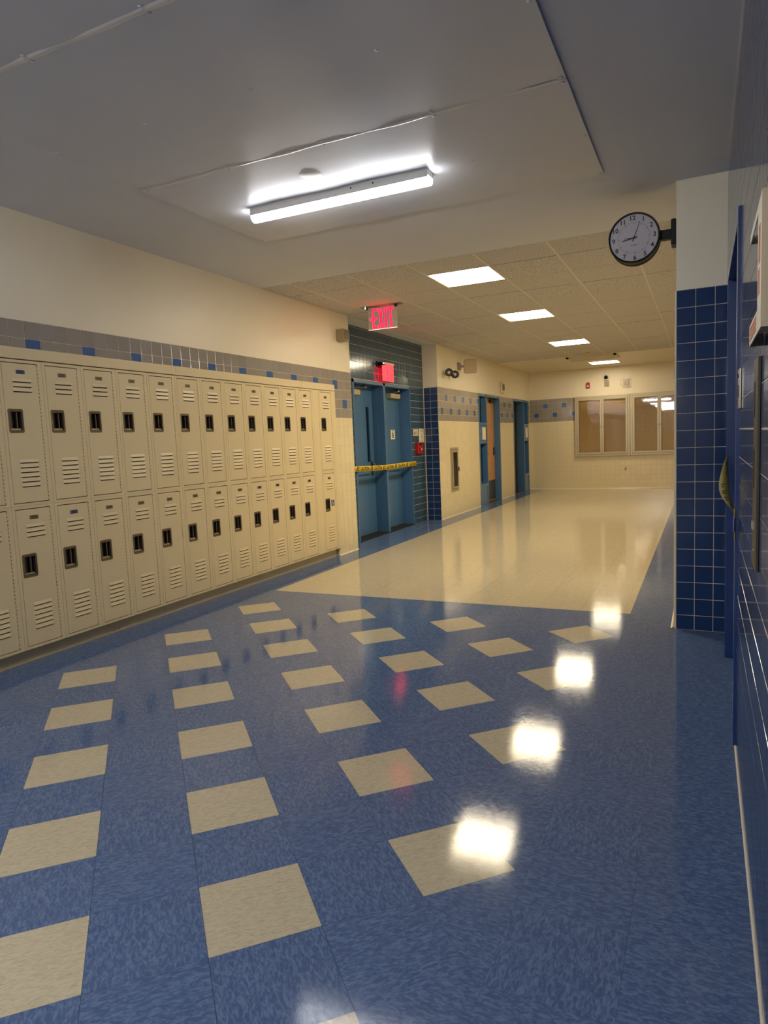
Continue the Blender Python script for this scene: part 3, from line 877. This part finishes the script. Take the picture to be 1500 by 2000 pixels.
# exit sign on the alcove wall
xs_ = -4.094
t = thing('exit_sign', (XD, 8.94, 2.3), 'red lit exit sign standing off the blue tiles above the double doors', 'exit sign')
p = MB().box(xs_ - .003, xs_ + .003, 8.742, 9.128, 2.184, 2.424, 'redplate').build('plate', t)
mb = MB(); letters_EXIT(mb, lambda a, b: (xs_ + .0036, 8.772 + a, 2.198 + b), .330, .205, 'redglow'); mb.build('letters', p)
mb = MB(); letters_EXIT(mb, lambda a, b: (xs_ - .0036, 8.772 + a, 2.198 + b), .330, .205, 'redglow'); mb.build('letters', p)
mb = MB(); mb.box(XD + .001, XD + .10, 8.735, 8.775, 2.40, 2.445, 'black'); mb.box(XD + .001, XD + .012, 8.70, 8.86, 2.38, 2.46, 'black'); mb.box(XD + .04, xs_ + .02, 8.735, 9.13, 2.424, 2.446, 'wplast')
mb.build('bracket', t, bevel=.002)
MB().lathe([(.008, 0), (.006, .003)], (XD + .10, 8.735, 2.425), (0, -1, 0), 'ledw', 8).build('indicator', t)

# ================================================================== DOORS
# double doors in the alcove
d1 = struct('door_1', (XD, 8.905, 0), 'blue double exit doors in the tiled alcove')
FB = -4.345
mb = MB()
for a, b in ((7.942, 7.99), (8.89, 8.95), (9.852, 9.87)):
    mb.box(FB, XD + .006, a, b, 0.001, 2.17, 'blue')
mb.box(FB, XD + .006, 7.942, 9.87, 2.125, 2.17, 'blue')
for a, b in ((7.99, 7.998), (8.882, 8.89), (8.95, 8.958), (9.844, 9.852)): mb.box(FB, -4.262, a, b, .001, 2.125, 'blue')
mb.build('frame', d1, bevel=.0015)
MB().box(FB, XD + .012, 7.99, 9.852, .0005, .012, 'rubber').build('threshold', d1)
def leaf(y0, y1, slit):
    mb = MB(); x0, x1 = FB - .035, FB
    if slit: slab(mb, 'x', x0, x1, y0, y1, .016, 2.122, 'blue', [slit])
    else: mb.box(x0, x1, y0, y1, .016, 2.122, 'blue')
    return mb.build('door_leaf', d1)
FBs = FB / -4.33
sl = (8.668, 8.757, 1.053, 1.832)
lf1 = leaf(7.992, 8.888, sl); lf2 = leaf(8.952, 9.850, None)
MB().box(FB - .022, FB - .016, sl[0], sl[1], sl[2], sl[3], 'dglass').build('vision_pane', lf1)
MB().frame('x', FB, .004, sl[0] - .008, sl[1] + .008, sl[2] - .008, sl[3] + .008, .008, 'blue').build('pane_bead', lf1)
def closer(lf, y0, y1, hy):
    b = MB().box(FB, FB + .075, y0, y1, 1.982, 2.052, 'beige').build('door_closer', lf, bevel=.004)
    mb = MB(); yp = (y0 + y1) / 2
    mb.lathe([(.013, 0), (.013, .025)], (FB + .04, yp, 2.052), 'z', 'steel', 10)
    mb.bar((FB + .04, yp, 2.072), (FB + .11, hy, 2.085), .022, .008, 'steel'); mb.bar((FB + .11, hy, 2.09), (FB + .03, hy + .16, 2.10), .018, .008, 'steel2')
    mb.lathe([(.014, 0), (.014, .02)], (FB + .11, hy, 2.078), 'z', 'steel2', 10); mb.box(FB + .0, FB + .05, hy + .14, hy + .19, 2.09, 2.118, 'steel2')
    mb.build('closer_arm', lf)
closer(lf1, 8.02, 8.38, 8.46); closer(lf2, 9.40, 9.745, 9.60)
mb = MB(); mb.prism(rrect(8.755, 8.815, .845, 1.06, .03), 'x', FB, FB + .008, 'steel'); mb.build('pull_plate', lf1)
mb = MB(); pts = [(FB + .006, 8.785, 1.035), (FB + .05, 8.785, 1.025), (FB + .055, 8.785, .95), (FB + .05, 8.785, .875), (FB + .006, 8.785, .868)]
for p, q in zip(pts, pts[1:]): mb.bar(p, q, .016, .016, 'steel2', up=(0, 1, 0))
mb.build('pull_handle', lf1, bevel=.003)
for lf, a, b in ((lf1, 8.05, 8.70), (lf2, 9.02, 9.78)):
    MB().prism([(FB, .93), (FB + .03, .915), (FB + .034, .90), (FB + .03, .885), (FB, .87)], 'y', a, b, 'blue').build('push_rail', lf)
# classroom doors with side lights
def classroom(name, y0, y1, side, label, open_, dep):
    """side = range of the side light; the rest is the door opening"""
    d = struct(name, (XW, (y0 + y1) / 2, 0), label)
    xb, xf, fw, zt = XW - dep, XW + .008, .045, 2.183
    s0, s1 = side; mu = s1 if s0 == y0 else s0
    mb = MB()
    for a, b in ((y0, y0 + fw), (y1 - fw, y1), (mu - .022, mu + .022)): mb.box(xb, xf, a, b, .001, zt, 'blue')
    mb.box(xb, xf, y0 + fw, y1 - fw, zt - .05, zt, 'blue')
    a, b = (y0 + fw, mu - .022) if s0 == y0 else (mu + .022, y1 - fw)
    for z0, z1 in ((1.565, 1.62), (1.215, 1.265), (.37, .425)): mb.box(xb, xf, a, b, z0, z1, 'blue')
    mb.build('frame', d, bevel=.0015)
    MB().box(XW - .05, XW - .002, a, b, .001, .37, 'blue').build('kick_panel', d)
    n = MB().box(XW - .04, XW - .003, a, b, 1.265, 1.565, 'blue').build('notice_panel', d)
    c = (a + b) / 2 + .05
    q = MB().prism(rrect(c - .11, c + .11, 1.285, 1.535, .012), 'x', XW - .003, XW + .006, 'wplast').build('notice_card', n)
    MB().prism(rrect(c - .075, c + .075, 1.31, 1.50, .004), 'x', XW + .006, XW + .0065, 'paper').build('card_sheet', n)
    for z0, z1 in ((.425, 1.215), (1.62, zt - .05)):
        g = MB().box(XW - .10, XW - .094, a, b, z0, z1, 'dglass').build('pane', d)
        MB().frame('x', XW - .094, .012, a, b, z0, z1, .014, 'blue').build('pane_bead', d)
    a, b = (mu + .022, y1 - fw) if s0 == y0 else (y0 + fw, mu - .022)
    if not open_:
        lf = MB().box(xb - .03, xb + .012, a + .003, b - .003, .012, zt - .055, 'wood').build('door_leaf', d)
        MB().box(xb + .012, xb + .0145, a + .02, b - .02, .03, .44, 'kick').build('kick_plate', lf)
        MB().box(xb + .012, xb + .065, b - .36, b - .06, zt - .135, zt - .075, 'black').build('door_closer', lf, bevel=.003)
        mb = MB(); mb.box(xb + .012, xb + .02, b - .10, b - .04, .95, 1.12, 'black'); mb.bar((xb + .05, b - .07, 1.03), (xb + .05, b - .19, 1.03), .016, .016, 'steel'); mb.bar((xb + .012, b - .07, 1.03), (xb + .05, b - .07, 1.03), .016, .016, 'steel')
        mb.build('lever', lf)
    else:
        lf = MB().box(xb - .90, xb - .01, a + .003, a + .045, .012, zt - .055, 'wood').build('door_leaf', d)
        MB().box(xb - .86, xb - .05, a + .045, a + .047, .03, .44, 'kick').build('kick_plate', lf)
    MB().box(xb, XW + .001, a, b, .0005, .010, 'steel').build('threshold', d)
classroom('door_2', 12.627, 14.12, (12.627, 13.135), 'blue framed classroom doorway with a closed wooden door and side light', False, .13)
classroom('door_3', 15.252, 16.688, (16.235, 16.688), 'blue framed classroom doorway standing open and dark', True, .17)
# doorway in the right wall
d4 = struct('door_4', (XR, 3.67, 0), 'navy door frame in the right wall')
mb = MB(); xf, xb = XR - .010, XR + .20
mb.box(xf, xb, 3.047, 3.095, .001, 2.166, 'navy'); mb.box(xf, xb, 4.252, 4.298, .001, 2.166, 'navy'); mb.box(xf, xb, 3.095, 4.252, 2.118, 2.166, 'navy')
mb.build('frame', d4, bevel=.002)
lf = MB().box(XR + .13, XR + .172, 3.097, 4.25, .012, 2.116, 'navy').build('door_leaf', d4)
mb = MB(); mb.bar((XR + .13, 3.17, 1.0), (XR + .085, 3.17, 1.0), .018, .018, 'steel2'); mb.bar((XR + .085, 3.17, 1.0), (XR + .085, 3.29, 1.0), .016, .018, 'steel2'); mb.build('lever', lf)

# ================================================================== CAUTION TAPE ACROSS THE DOUBLE DOORS
t = thing('caution_tape', (-4.13, 9.96, .965), 'yellow caution tape with black print stretched across the double doors', 'tape')
A0, A1 = 7.50, 9.965
def tp(s, b):
    """point along (0..1) and across the tape"""
    y = A0 + (A1 - A0) * s
    x = -4.125 - .015 * s
    z = .993 - .030 * s - .012 * math.sin(math.pi * s) + .004 * math.sin(9 * s)
    return (x + .004 * math.sin(7 * s), y, z + b)
V = []; F = []; n = 60
for i in range(n + 1):
    s = i / n; V += [tp(s, -.036), tp(s, .036)]
for i in range(n): F.append((2 * i, 2 * i + 2, 2 * i + 3, 2 * i + 1))
tb = MB().poly(V, F, 'yellow').build('band', t); shade(tb)
so = tb.modifiers.new('solid', 'SOLIDIFY'); so.thickness = .0008; so.offset = 0
mb = MB(); LN = A1 - A0
def on_tape(a, b):
    p = tp(a / LN, b); return (p[0] + .0016, p[1], p[2])
y = .06
while y < LN - .1:
    if y + .30 < LN: put_text(mb, 'CAUTION', on_tape, .050, 'ink', (y + .15, 0), bold=.035, width=.27)
    for k in (0, 1):
        q = y + .315 + .045 * k
        if q + .05 < LN: mb.poly([on_tape(q, -.030), on_tape(q + .026, -.030), on_tape(q + .05, .030), on_tape(q + .024, .030)], [(0, 1, 2, 3)], 'ink')
    y += .42
mb.build('print', t)

# torn tape across the right-hand doorway, twisting out towards the hall
def at(px, py, Y):
    v = FWD + RGT * ((px - 750) / FPX) + UPV * ((1000 - py) / FPX)
    k = Y / v.y; return Vector((0, 0, CAM_H)) + v * k
t = thing('caution_tape', (XR - .01, 3.07, .96), 'yellow caution tape, coloured as if in shade, twisting across the navy doorway on the right', 'tape')
Lf = [(1419.5, 888), (1413, 905), (1407.5, 925), (1403.8, 945), (1404.5, 958), (1409, 970), (1418, 983), (1427, 993), (1433, 1001)]
Rt = [(1420.5, 888), (1421.5, 905), (1422.5, 922), (1423.5, 938), (1425, 952), (1426.5, 966), (1429, 980), (1432, 993), (1435.5, 1006)]
V = []; F = []
for k in range(9):
    Y = 4.24 - (4.24 - 3.10) * (k / 8) ** .9
    V += [at(*Lf[k], Y - .012), at(*Rt[k], Y + .012)]
for i in range(8): F.append((2 * i, 2 * i + 2, 2 * i + 3, 2 * i + 1))
tb = MB().poly(V, F, 'olive').build('band', t); shade(tb)
so = tb.modifiers.new('solid', 'SOLIDIFY'); so.thickness = .0008; so.offset = 0
mb = MB()
for k in (2, 3, 4, 5):
    a, b, c, d = V[2 * k], V[2 * k + 1], V[2 * k + 3], V[2 * k + 2]
    for f0 in (.15, .5):
        def L2(u, v): return a.lerp(b, u).lerp(d.lerp(c, u), v) + Vector((-.0003, -.004, 0))
        mb.poly([L2(.22, f0), L2(.78, f0 + .06), L2(.78, f0 + .22), L2(.22, f0 + .16)], [(0, 1, 2, 3)], 'ink')
mb.build('print', t)
xe = XR - .012
mb = MB(); mb.box(xe, xe + .0015, 3.035, 3.10, .952, .985, 'yellow'); mb.box(xe - .001, xe, 3.035, 3.055, .952, .985, 'ink'); mb.box(xe, xe + .0015, 3.04, 3.09, .862, .90, 'yellow'); mb.box(xe - .001, xe, 3.04, 3.055, .862, .90, 'ink')
mb.build('tape_end', t)
MB().prism([(3.03, .90), (3.10, .895), (3.11, .925), (3.095, .955), (3.03, .958), (3.02, .93)], 'x', xe - .0025, xe - .001, 'bluetape').build('blue_tape', t)

# ================================================================== SIGNS AND DEVICES BY THE DOUBLE DOORS
t = thing('door_sign', (FB, 9.54, 1.44), 'small white sign with a bold letter B on the blue door', 'sign')
xf = FB + .0005
MB().prism(rrect(9.487, 9.637, 1.362, 1.508, .006), 'x', xf, xf + .004, 'paper').build('plate', t)
mb = MB(); put_text(mb, 'B', lambda a, b: (xf + .0045, a, b), .085, 'ink', (9.562, 1.425), bold=.025)
mb.box(xf + .004, xf + .0045, 9.535, 9.59, 1.486, 1.497, 'ink'); mb.build('lettering', t)
t = thing('exit_plate', (XD, 10.05, 1.45), 'small beige EXIT plate on the blue tiles beside the double doors', 'sign')
MB().prism(rrect(9.948, 10.153, 1.403, 1.506, .004), 'x', XD + .0005, XD + .004, 'wplast').build('plate', t)
mb = MB(); put_text(mb, 'EXIT', lambda a, b: (XD + .0045, a, b), .05, 'ink', (10.05, 1.447), bold=.02, width=.155); mb.build('lettering', t)
t = thing('posted_notice', (XD, 10.3, 1.4), 'white paper evacuation notice above the red fire alarm pull', 'notice')
MB().box(XD + .0005, XD + .002, 10.192, 10.402, 1.294, 1.516, 'paper').build('sheet', t)
mb = MB(); q = XD + .0025
for z_, a, b in ((1.497, .03, .18), (1.485, .02, .19), (1.474, .04, .17), (1.318, .05, .17), (1.33, .05, .17)): mb.box(XD + .002, q, 10.192 + a, 10.192 + b, z_ - .002, z_ + .002, 'tan')
mb.box(XD + .002, q, 10.285, 10.295, 1.37, 1.43, 'ink'); mb.box(XD + .002, q, 10.285, 10.32, 1.365, 1.373, 'ink'); mb.build('print', t)
t = thing('fire_alarm_pull', (XD, 10.13, 1.2), 'red fire alarm pull station on the alcove tiles', 'fire alarm')
mb = MB(); mb.box(XD + .0005, XD + .05, 10.02, 10.225, 1.115, 1.298, 'red'); mb.build('body', t, bevel=.006)
MB().prism([(XD + .05, 1.16), (XD + .062, 1.165), (XD + .066, 1.20), (XD + .05, 1.215)], 'y', 10.07, 10.18, 'red').build('handle', t)
mb = MB(); mb.box(XD + .0502, XD + .052, 10.07, 10.18, 1.245, 1.285, 'ink'); mb.box(XD + .0662, XD + .067, 10.11, 10.14, 1.17, 1.20, 'paper'); mb.build('marking', t)

# sounder box at the end of the locker wall
t = thing('wall_sounder', (XW, 7.2, 2.6), 'tan square speaker box mounted at the top end of the locker wall', 'speaker')
mb = MB(); mb.box(XW + .0005, XW + .105, 7.115, 7.25, 2.527, 2.662, 'tan'); mb.build('box', t, bevel=.006)
MB().prism(rrect(7.13, 7.235, 2.54, 2.65, .02), 'x', XW + .105, XW + .112, 'steel').build('grille', t)

# ================================================================== DEVICES ON THE LEFT WALL BEYOND THE ALCOVE
t = thing('emergency_light', (XW, 10.9, 2.45), 'twin black-rimmed emergency lamp heads high on the cream wall', 'emergency light')
mb = MB(); mb.lathe([(.05, 0), (.05, .02), (.03, .03)], (XW, 10.93, 2.44), 'x', 'beige', 16); mb.bar((XW + .02, 10.93, 2.44), (XW + .10, 10.93, 2.43), .02, .02, 'beige'); mb.bar((XW + .09, 10.74, 2.43), (XW + .09, 11.08, 2.42), .016, .016, 'beige'); mb.build('bracket', t)
for (c, ax) in (((-3.815, 10.745, 2.425), (.38, -.92, -.05)), ((-3.81, 11.03, 2.412), (.55, -.83, -.08))):
    A = Vector(ax).normalized(); c = Vector(c) - A * .02
    h = MB().lathe([(.02, -.06), (.045, -.045), (.062, -.01), (.066, .02), (.066, .03), (.058, .03)], c, A, 'black', 24).build('lamp_head', t, smooth=True)
    MB().lathe([(.05, .0305), (.046, .033)], c, A, 'kick', 20).build('lens', h)
    MB().lathe([(.02, .0335), (.012, .037)], c, A, 'white', 14).build('bulb', h)
t = thing('antenna_panel', (XW, 11.55, 2.58), 'rounded off-white antenna panel on a dark wall bracket', 'antenna')
mb = MB(); mb.box(XW + .0005, XW + .03, 11.45, 11.58, 2.53, 2.655, 'tan'); mb.bar((XW + .02, 11.52, 2.59), (-3.74, 11.56, 2.585), .03, .04, 'steel'); mb.build('bracket', t)
A = Vector((.36, -.93, -.04)).normalized(); R_ = Vector((A.y, -A.x, 0)).normalized() * -1; U_ = R_.cross(A) * -1
c = Vector((-3.70, 11.56, 2.583)); O = rrect(-.122, .122, -.122, .122, .04, 5); n = len(O)
if U_.z < 0: U_ = -U_
V = [c - A * .03 + R_ * a + U_ * b for a, b in O] + [c + R_ * a + U_ * b for a, b in O] + [c + A * .012 + R_ * a * .9 + U_ * b * .9 for a, b in O]
F = [tuple(range(n))] + [(k * n + i, k * n + (i + 1) % n, (k + 1) * n + (i + 1) % n, (k + 1) * n + i) for k in range(2) for i in range(n)] + [tuple(range(2 * n, 3 * n))]
MB().poly(V, F, 'beige').build('panel', t)
t = thing('horn_strobe', (XW, 14.3, 2.37), 'small white alarm strobe high on the wall between classroom doors', 'alarm strobe')
MB().box(XW + .0005, XW + .045, 14.20, 14.36, 2.25, 2.48, 'wplast').build('body', t, bevel=.012)
MB().box(XW + .045, XW + .07, 14.235, 14.325, 2.32, 2.44, 'steel').build('lens', t, bevel=.006)
# recessed extinguisher cabinet
t = thing('extinguisher_cabinet', (XW, 11.14, .43), 'recessed metal fire extinguisher cabinet with a glass door', 'cabinet')
y0, y1, z0, z1 = 10.945, 11.335, .43, 1.183
mb = MB(); mb.frame('x', XW + .0005, .012, y0, y1, z0, z1, .04, 'alu'); mb.build('frame', t, bevel=.002)
mb = MB(); mb.box(XW - .12, XW - .115, 10.987, 11.293, .467, 1.143, 'wplast')
for (a, b, c_, d_) in ((10.987, 10.992, .467, 1.143), (11.288, 11.293, .467, 1.143), (10.992, 11.288, .467, .472), (10.992, 11.288, 1.138, 1.143)): mb.box(XW - .115, XW, a, b, c_, d_, 'wplast')
mb.build('box', t)
dr = MB().frame('x', XW + .0125, .014, 10.99, 11.29, .475, 1.135, .035, 'alu').build('door', t, bevel=.002)
MB().box(XW + .016, XW + .019, 11.025, 11.255, .51, 1.10, 'glass').build('pane', dr)
MB().box(XW + .0265, XW + .045, 11.265, 11.28, .77, .84, 'steel').build('pull', dr)
t = thing('fire_extinguisher', (XW - .055, 11.13, .473), 'fire extinguisher standing inside the glass-fronted wall cabinet', 'extinguisher')
MB().lathe([(.05, 0), (.06, .01), (.06, .34), (.045, .39), (.02, .41), (.02, .44)], (XW - .055, 11.13, .473), 'z', 'ext', 18).build('cylinder', t, smooth=True)
mb = MB(); mb.box(XW - .09, XW - .06, 11.08, 11.19, .915, .935, 'black'); mb.bar((XW - .075, 11.08, .93), (XW - .075, 11.02, .96), .02, .012, 'black'); mb.build('valve', t)
mb = MB(); pp = [(XW - .05, 11.17, .92), (XW - .03, 11.21, .86), (XW - .03, 11.21, .72), (XW - .03, 11.20, .62)]
for p, q in zip(pp, pp[1:]): mb.bar(p, q, .018, .018, 'black')
mb.build('hose', t)

# ================================================================== FAR WALL
def display_case(x0, x1, label):
    t = thing('display_case', ((x0 + x1) / 2, YF, .777), label, 'display case')
    z0, z1 = .779, 2.203; yf = YF - .05
    MB().frame('y', YF - .001, -.049, x0, x1, z0, z1, .052, 'alu').build('frame', t, bevel=.003)
    MB().box(x0 + .05, x1 - .05, YF - .010, YF - .002, z0 + .05, z1 - .05, 'cork').build('cork_back', t)
    xm = (x0 + x1) / 2
    for k, (a, b) in enumerate(((x0 + .053, xm - .001), (xm + .001, x1 - .053))):
        d = MB().frame('y', yf + .002, -.018, a, b, z0 + .053, z1 - .053, .044, 'alu').build('glass_door', t, bevel=.002)
        MB().box(a + .04, b - .04, yf - .010, yf - .006, z0 + .093, z1 - .093, 'glass').build('pane', d)
        xl = b - .022 if k == 0 else a + .022
        MB().lathe([(.011, 0), (.011, .006), (.006, .008)], (xl, yf - .016, 1.47), (0, -1, 0), 'steel', 10).build('lock', d)
display_case(-2.805, -1.552, 'aluminium display case with two cork-backed glass doors, left one')
display_case(-1.548, -.295, 'aluminium display case reflecting tube lights, partly hidden by the column')
t = thing('alarm_strobe', (-2.494, YF, 2.46), 'small red fire alarm strobe on the far wall', 'fire alarm')
MB().box(-2.535, -2.453, YF - .04, YF - .0005, 2.398, 2.528, 'red').build('body', t, bevel=.006)
MB().box(-2.515, -2.473, YF - .055, YF - .04, 2.42, 2.462, 'white').build('lens', t, bevel=.004)
t = thing('dome_camera', (-2.08, YF, 2.62), 'round white dome camera with a black eye on the far wall', 'camera')
MB().lathe([(.072, 0), (.072, .03), (.06, .045), (.045, .047)], (-2.08, YF, 2.615), (0, -1, 0), 'white', 28).build('housing', t, smooth=True)
MB().lathe([(.046, .046), (.04, .065), (.02, .08), (.004, .084)], (-2.08, YF, 2.615), (0, -1, 0), 'black', 22).build('dome', t, smooth=True)
t = thing('wall_speaker', (-2.07, YF, 2.47), 'small square grey speaker plate under the dome camera', 'speaker')
MB().box(-2.127, -2.013, YF - .02, YF - .0005, 2.412, 2.535, 'beige').build('plate', t, bevel=.003)
for k in range(6): MB().box(-2.115, -2.025, YF - .022, YF - .02, 2.425 + k * .0165, 2.433 + k * .0165, 'steel').build('slot', t)
t = thing('wire_guard', (-1.645, YF, 2.48), 'white wire guard over a device on the far wall', 'wire guard')
wx0, wx1, wz0, wz1 = -1.725, -1.565, 2.392, 2.573
for k in range(6):
    x = wx0 + (wx1 - wx0) * k / 5; MB().box(x - .003, x + .003, YF - .095, YF - .089, wz0, wz1, 'white').build('wire', t)
for k in range(6):
    z = wz0 + (wz1 - wz0) * k / 5; MB().box(wx0 - .003, wx1 + .003, YF - .089, YF - .083, z - .003, z + .003, 'white').build('wire', t)
for x in (wx0, wx1):
    for z in (wz0, wz1): MB().box(x - .003, x + .003, YF - .089, YF - .0005, z - .003, z + .003, 'white').build('stay', t)
for z in (2.44, 2.53): MB().lathe([(.012, 0), (.01, .008)], (-1.757, YF, z), (0, -1, 0), 'steel', 10).build('fixing', t)
t = thing('alarm_sounder', (-1.645, YF, 2.48), 'white alarm box inside the wire guard', 'alarm')
MB().box(-1.70, -1.59, YF - .05, YF - .0005, 2.42, 2.545, 'wplast').build('body', t, bevel=.006)
MB().box(-1.672, -1.63, YF - .054, YF - .05, 2.452, 2.468, 'ink').build('marking', t)
t = thing('power_outlet', (-1.655, YF, .46), 'beige wall outlet in a steel plate under the display case', 'outlet')
MB().prism(rrect(-1.695, -1.615, .405, .52, .006), 'y', YF - .006, YF - .0005, 'wplast').build('plate', t)
MB().prism(rrect(-1.682, -1.640, .425, .50, .012), 'y', YF - .009, YF - .006, 'tan').build('socket', t)

# ================================================================== CLOCK ON THE COLUMN
cy0 = 4.862; cc = Vector((-.4195, cy0, 2.577)); CR = .1575
t = thing('wall_clock', (XC, cy0 + .05, 2.57), 'round double-faced black-rimmed clock on a bracket arm from the column', 'clock')
tl = math.radians(2.5)
def ck(r, deg, d=0.0):
    a = math.radians(90 - deg) + tl
    return (cc.x + r * math.cos(a), cc.y + d, cc.z + r * math.sin(a))
MB().lathe([(CR - .006, -.004), (CR, .0), (CR, .016), (CR - .004, .022), (CR - .004, .088), (CR, .094), (CR, .108), (CR - .006, .112)], cc, 'y', 'black', 64).build('case', t, smooth=True)
rim = MB()
MB().lathe([(CR - .007, .0), (CR - .007, -.0052)], cc, 'y', 'dial', 64).build('dial', t)
o = MB(); V = []; F = []; n = 64
for r, h in ((CR - .010, -.004), (CR - .010, -.014), (CR - .002, -.016), (CR + .003, -.008), (CR + .003, .006)):
    for i in range(n): a = 2 * math.pi * i / n; V.append((cc.x + r * math.cos(a), cc.y + h, cc.z + r * math.sin(a)))
for k in range(4):
    for i in range(n): j = (i + 1) % n; F.append((k * n + i, (k + 1) * n + i, (k + 1) * n + j, k * n + j))
shade(MB().poly(V, F, 'black').build('rim', t))
mb = MB(); ca, sa = math.cos(tl), math.sin(tl)
for h in range(1, 13):
    p = ck(CR * .80, h * 30)
    put_text(mb, str(h), lambda a, b: (p[0] + a * ca - b * sa, cc.y - .0058, p[2] + a * sa + b * ca), .030, 'ink', bold=.022)
mb.build('numerals', t)
mb = MB()
for k in range(60):
    big = k % 5 == 0; r0, r1, w_ = CR * .60 - (.006 if big else 0), CR * .645, (.0016 if big else .0009)
    mb.bar(ck(r0, k * 6, -.0060), ck(r1, k * 6, -.0060), w_ * 1.6, .0006, 'ink', up=(0, 1, 0))
mb.build('minute_track', t)
# small grey maker's script under the centre, too small to read
mb = MB()
for k in range(9): mb.box(cc.x - .021 + k * .0048, cc.x - .0185 + k * .0048, cc.y - .0062, cc.y - .0056, cc.z - .048 + .001 * k * .2 - (.002 if k % 3 else 0), cc.z - .0435 + .001 * k * .2 + (.002 if k in (0, 5) else 0), 'steel')
mb.build('small_script', t)
def hand(deg, r0, r1, w0, w1, d, m, nm):
    a = math.radians(90 - deg) + tl; dx, dz = math.cos(a), math.sin(a); nx, nz = -dz, dx
    pts = [(cc.x + dx * r + nx * s, cc.z + dz * r + nz * s) for r, s in ((r0, -w0), (r1, -w1), (r1, w1), (r0, w0))]
    MB().prism(pts, 'y', cc.y - d - .001, cc.y - d, m).build(nm, t)
hand(23, -.022, .104, .0030, .0012, .0075, 'ink', 'minute_hand')
hand(262, -.018, .076, .0042, .0022, .0090, 'ink', 'hour_hand')
hand(272, -.02, .058, .0026, .0014, .0105, mat('dark_red_hand', '#4a1420', .4), 'second_hand')
MB().lathe([(.007, -.006), (.007, -.0122)], cc, 'y', 'ink', 14).build('hub', t)
MB().lathe([(CR - .008, -.0126), (CR - .008, -.0134)], cc, 'y', 'glass', 48).build('cover_glass', t)
mb = MB(); ym = cc.y + .054
mb.box(cc.x + CR - .012, XC - .022, ym - .025, ym + .025, 2.547, 2.607, 'black')
mb.build('arm', t, bevel=.002)
MB().prism([(ym - .06, 2.50), (ym + .06, 2.50), (ym + .06, 2.66), (ym - .06, 2.66)], 'x', XC - .034, XC - .0005, 'black').build('mounting_plate', t, bevel=.008)

# ================================================================== ON THE RIGHT WALL
t = thing('wall_box_sign', (XR, 1.65, 1.5), 'white box sign with red print projecting from the right wall', 'sign')
fx = .095; y0, y1, ym, z0, z1 = 1.475, 1.825, 1.575, 1.503, 1.752
mb = MB(); mb.box(fx, XR - .0005, y0, y0 + .006, z0, z1, 'beige'); mb.box(fx + .002, XR - .0005, y0 + .006, ym, z0, z1, 'steel'); mb.build('case', t)
mb = MB(); mb.box(fx, fx + .002, y0 + .006, ym, z0, z1, 'paper'); mb.box(fx, fx + .002, ym, y1, z1 - .018, z1, 'paper'); mb.box(fx, fx + .002, ym, y1, z0, z0 + .045, 'paper')
mb.box(fx + .002, XR - .0005, y1 - .004, y1, z0, z0 + .045, 'steel'); mb.box(fx + .002, XR - .0005, y1 - .004, y1, z1 - .018, z1, 'steel')
mb.build('face', t)
mb = MB(); q = fx - .0006
mb.box(q, fx, 1.51, 1.545, 1.63, 1.70, 'redp'); mb.box(q, fx, 1.515, 1.525, 1.57, 1.62, 'redp'); mb.box(q, fx, 1.54, 1.55, 1.57, 1.62, 'redp')
for k in range(3): mb.box(q, fx, 1.60, 1.80, z0 + .008 + k * .011, z0 + .016 + k * .011, 'redp')
mb.build('print', t)
t = thing('steel_wall_panel', (XR, 1.95, .95), 'narrow tall dark steel panel on the navy tiles below the box sign', 'panel')
p = MB().box(XR - .007, XR - .0005, 1.895, 2.035, .955, 1.487, 'bronze').build('plate', t, bevel=.001)
for z in (1.0, 1.44): MB().lathe([(.004, 0), (.003, .002)], (XR - .007, 1.965, z), (-1, 0, 0), 'steel2', 8).build('screw', t)
for a, b in ((1.34, 1.43), (1.16, 1.26)): MB().box(XR - .0085, XR - .007, 1.985, 2.02, a, b, 'black').build('slot', t)
MB().box(XR - .012, XR - .007, 1.95, 1.985, 1.055, 1.075, 'steel2').build('catch', t)
t = thing('switch_plate', (XR, 2.93, 1.46), 'small steel key switch plate beside the navy door frame', 'switch plate')
MB().box(XR - .007, XR - .0005, 2.855, 2.985, 1.388, 1.535, 'steel2').build('plate', t, bevel=.0015)
MB().box(XR - .0085, XR - .007, 2.90, 2.94, 1.43, 1.475, 'black').build('slot', t)
MB().lathe([(.008, 0), (.008, .003)], (XR - .007, 2.92, 1.51), (-1, 0, 0), 'black', 10).build('key_lock', t)
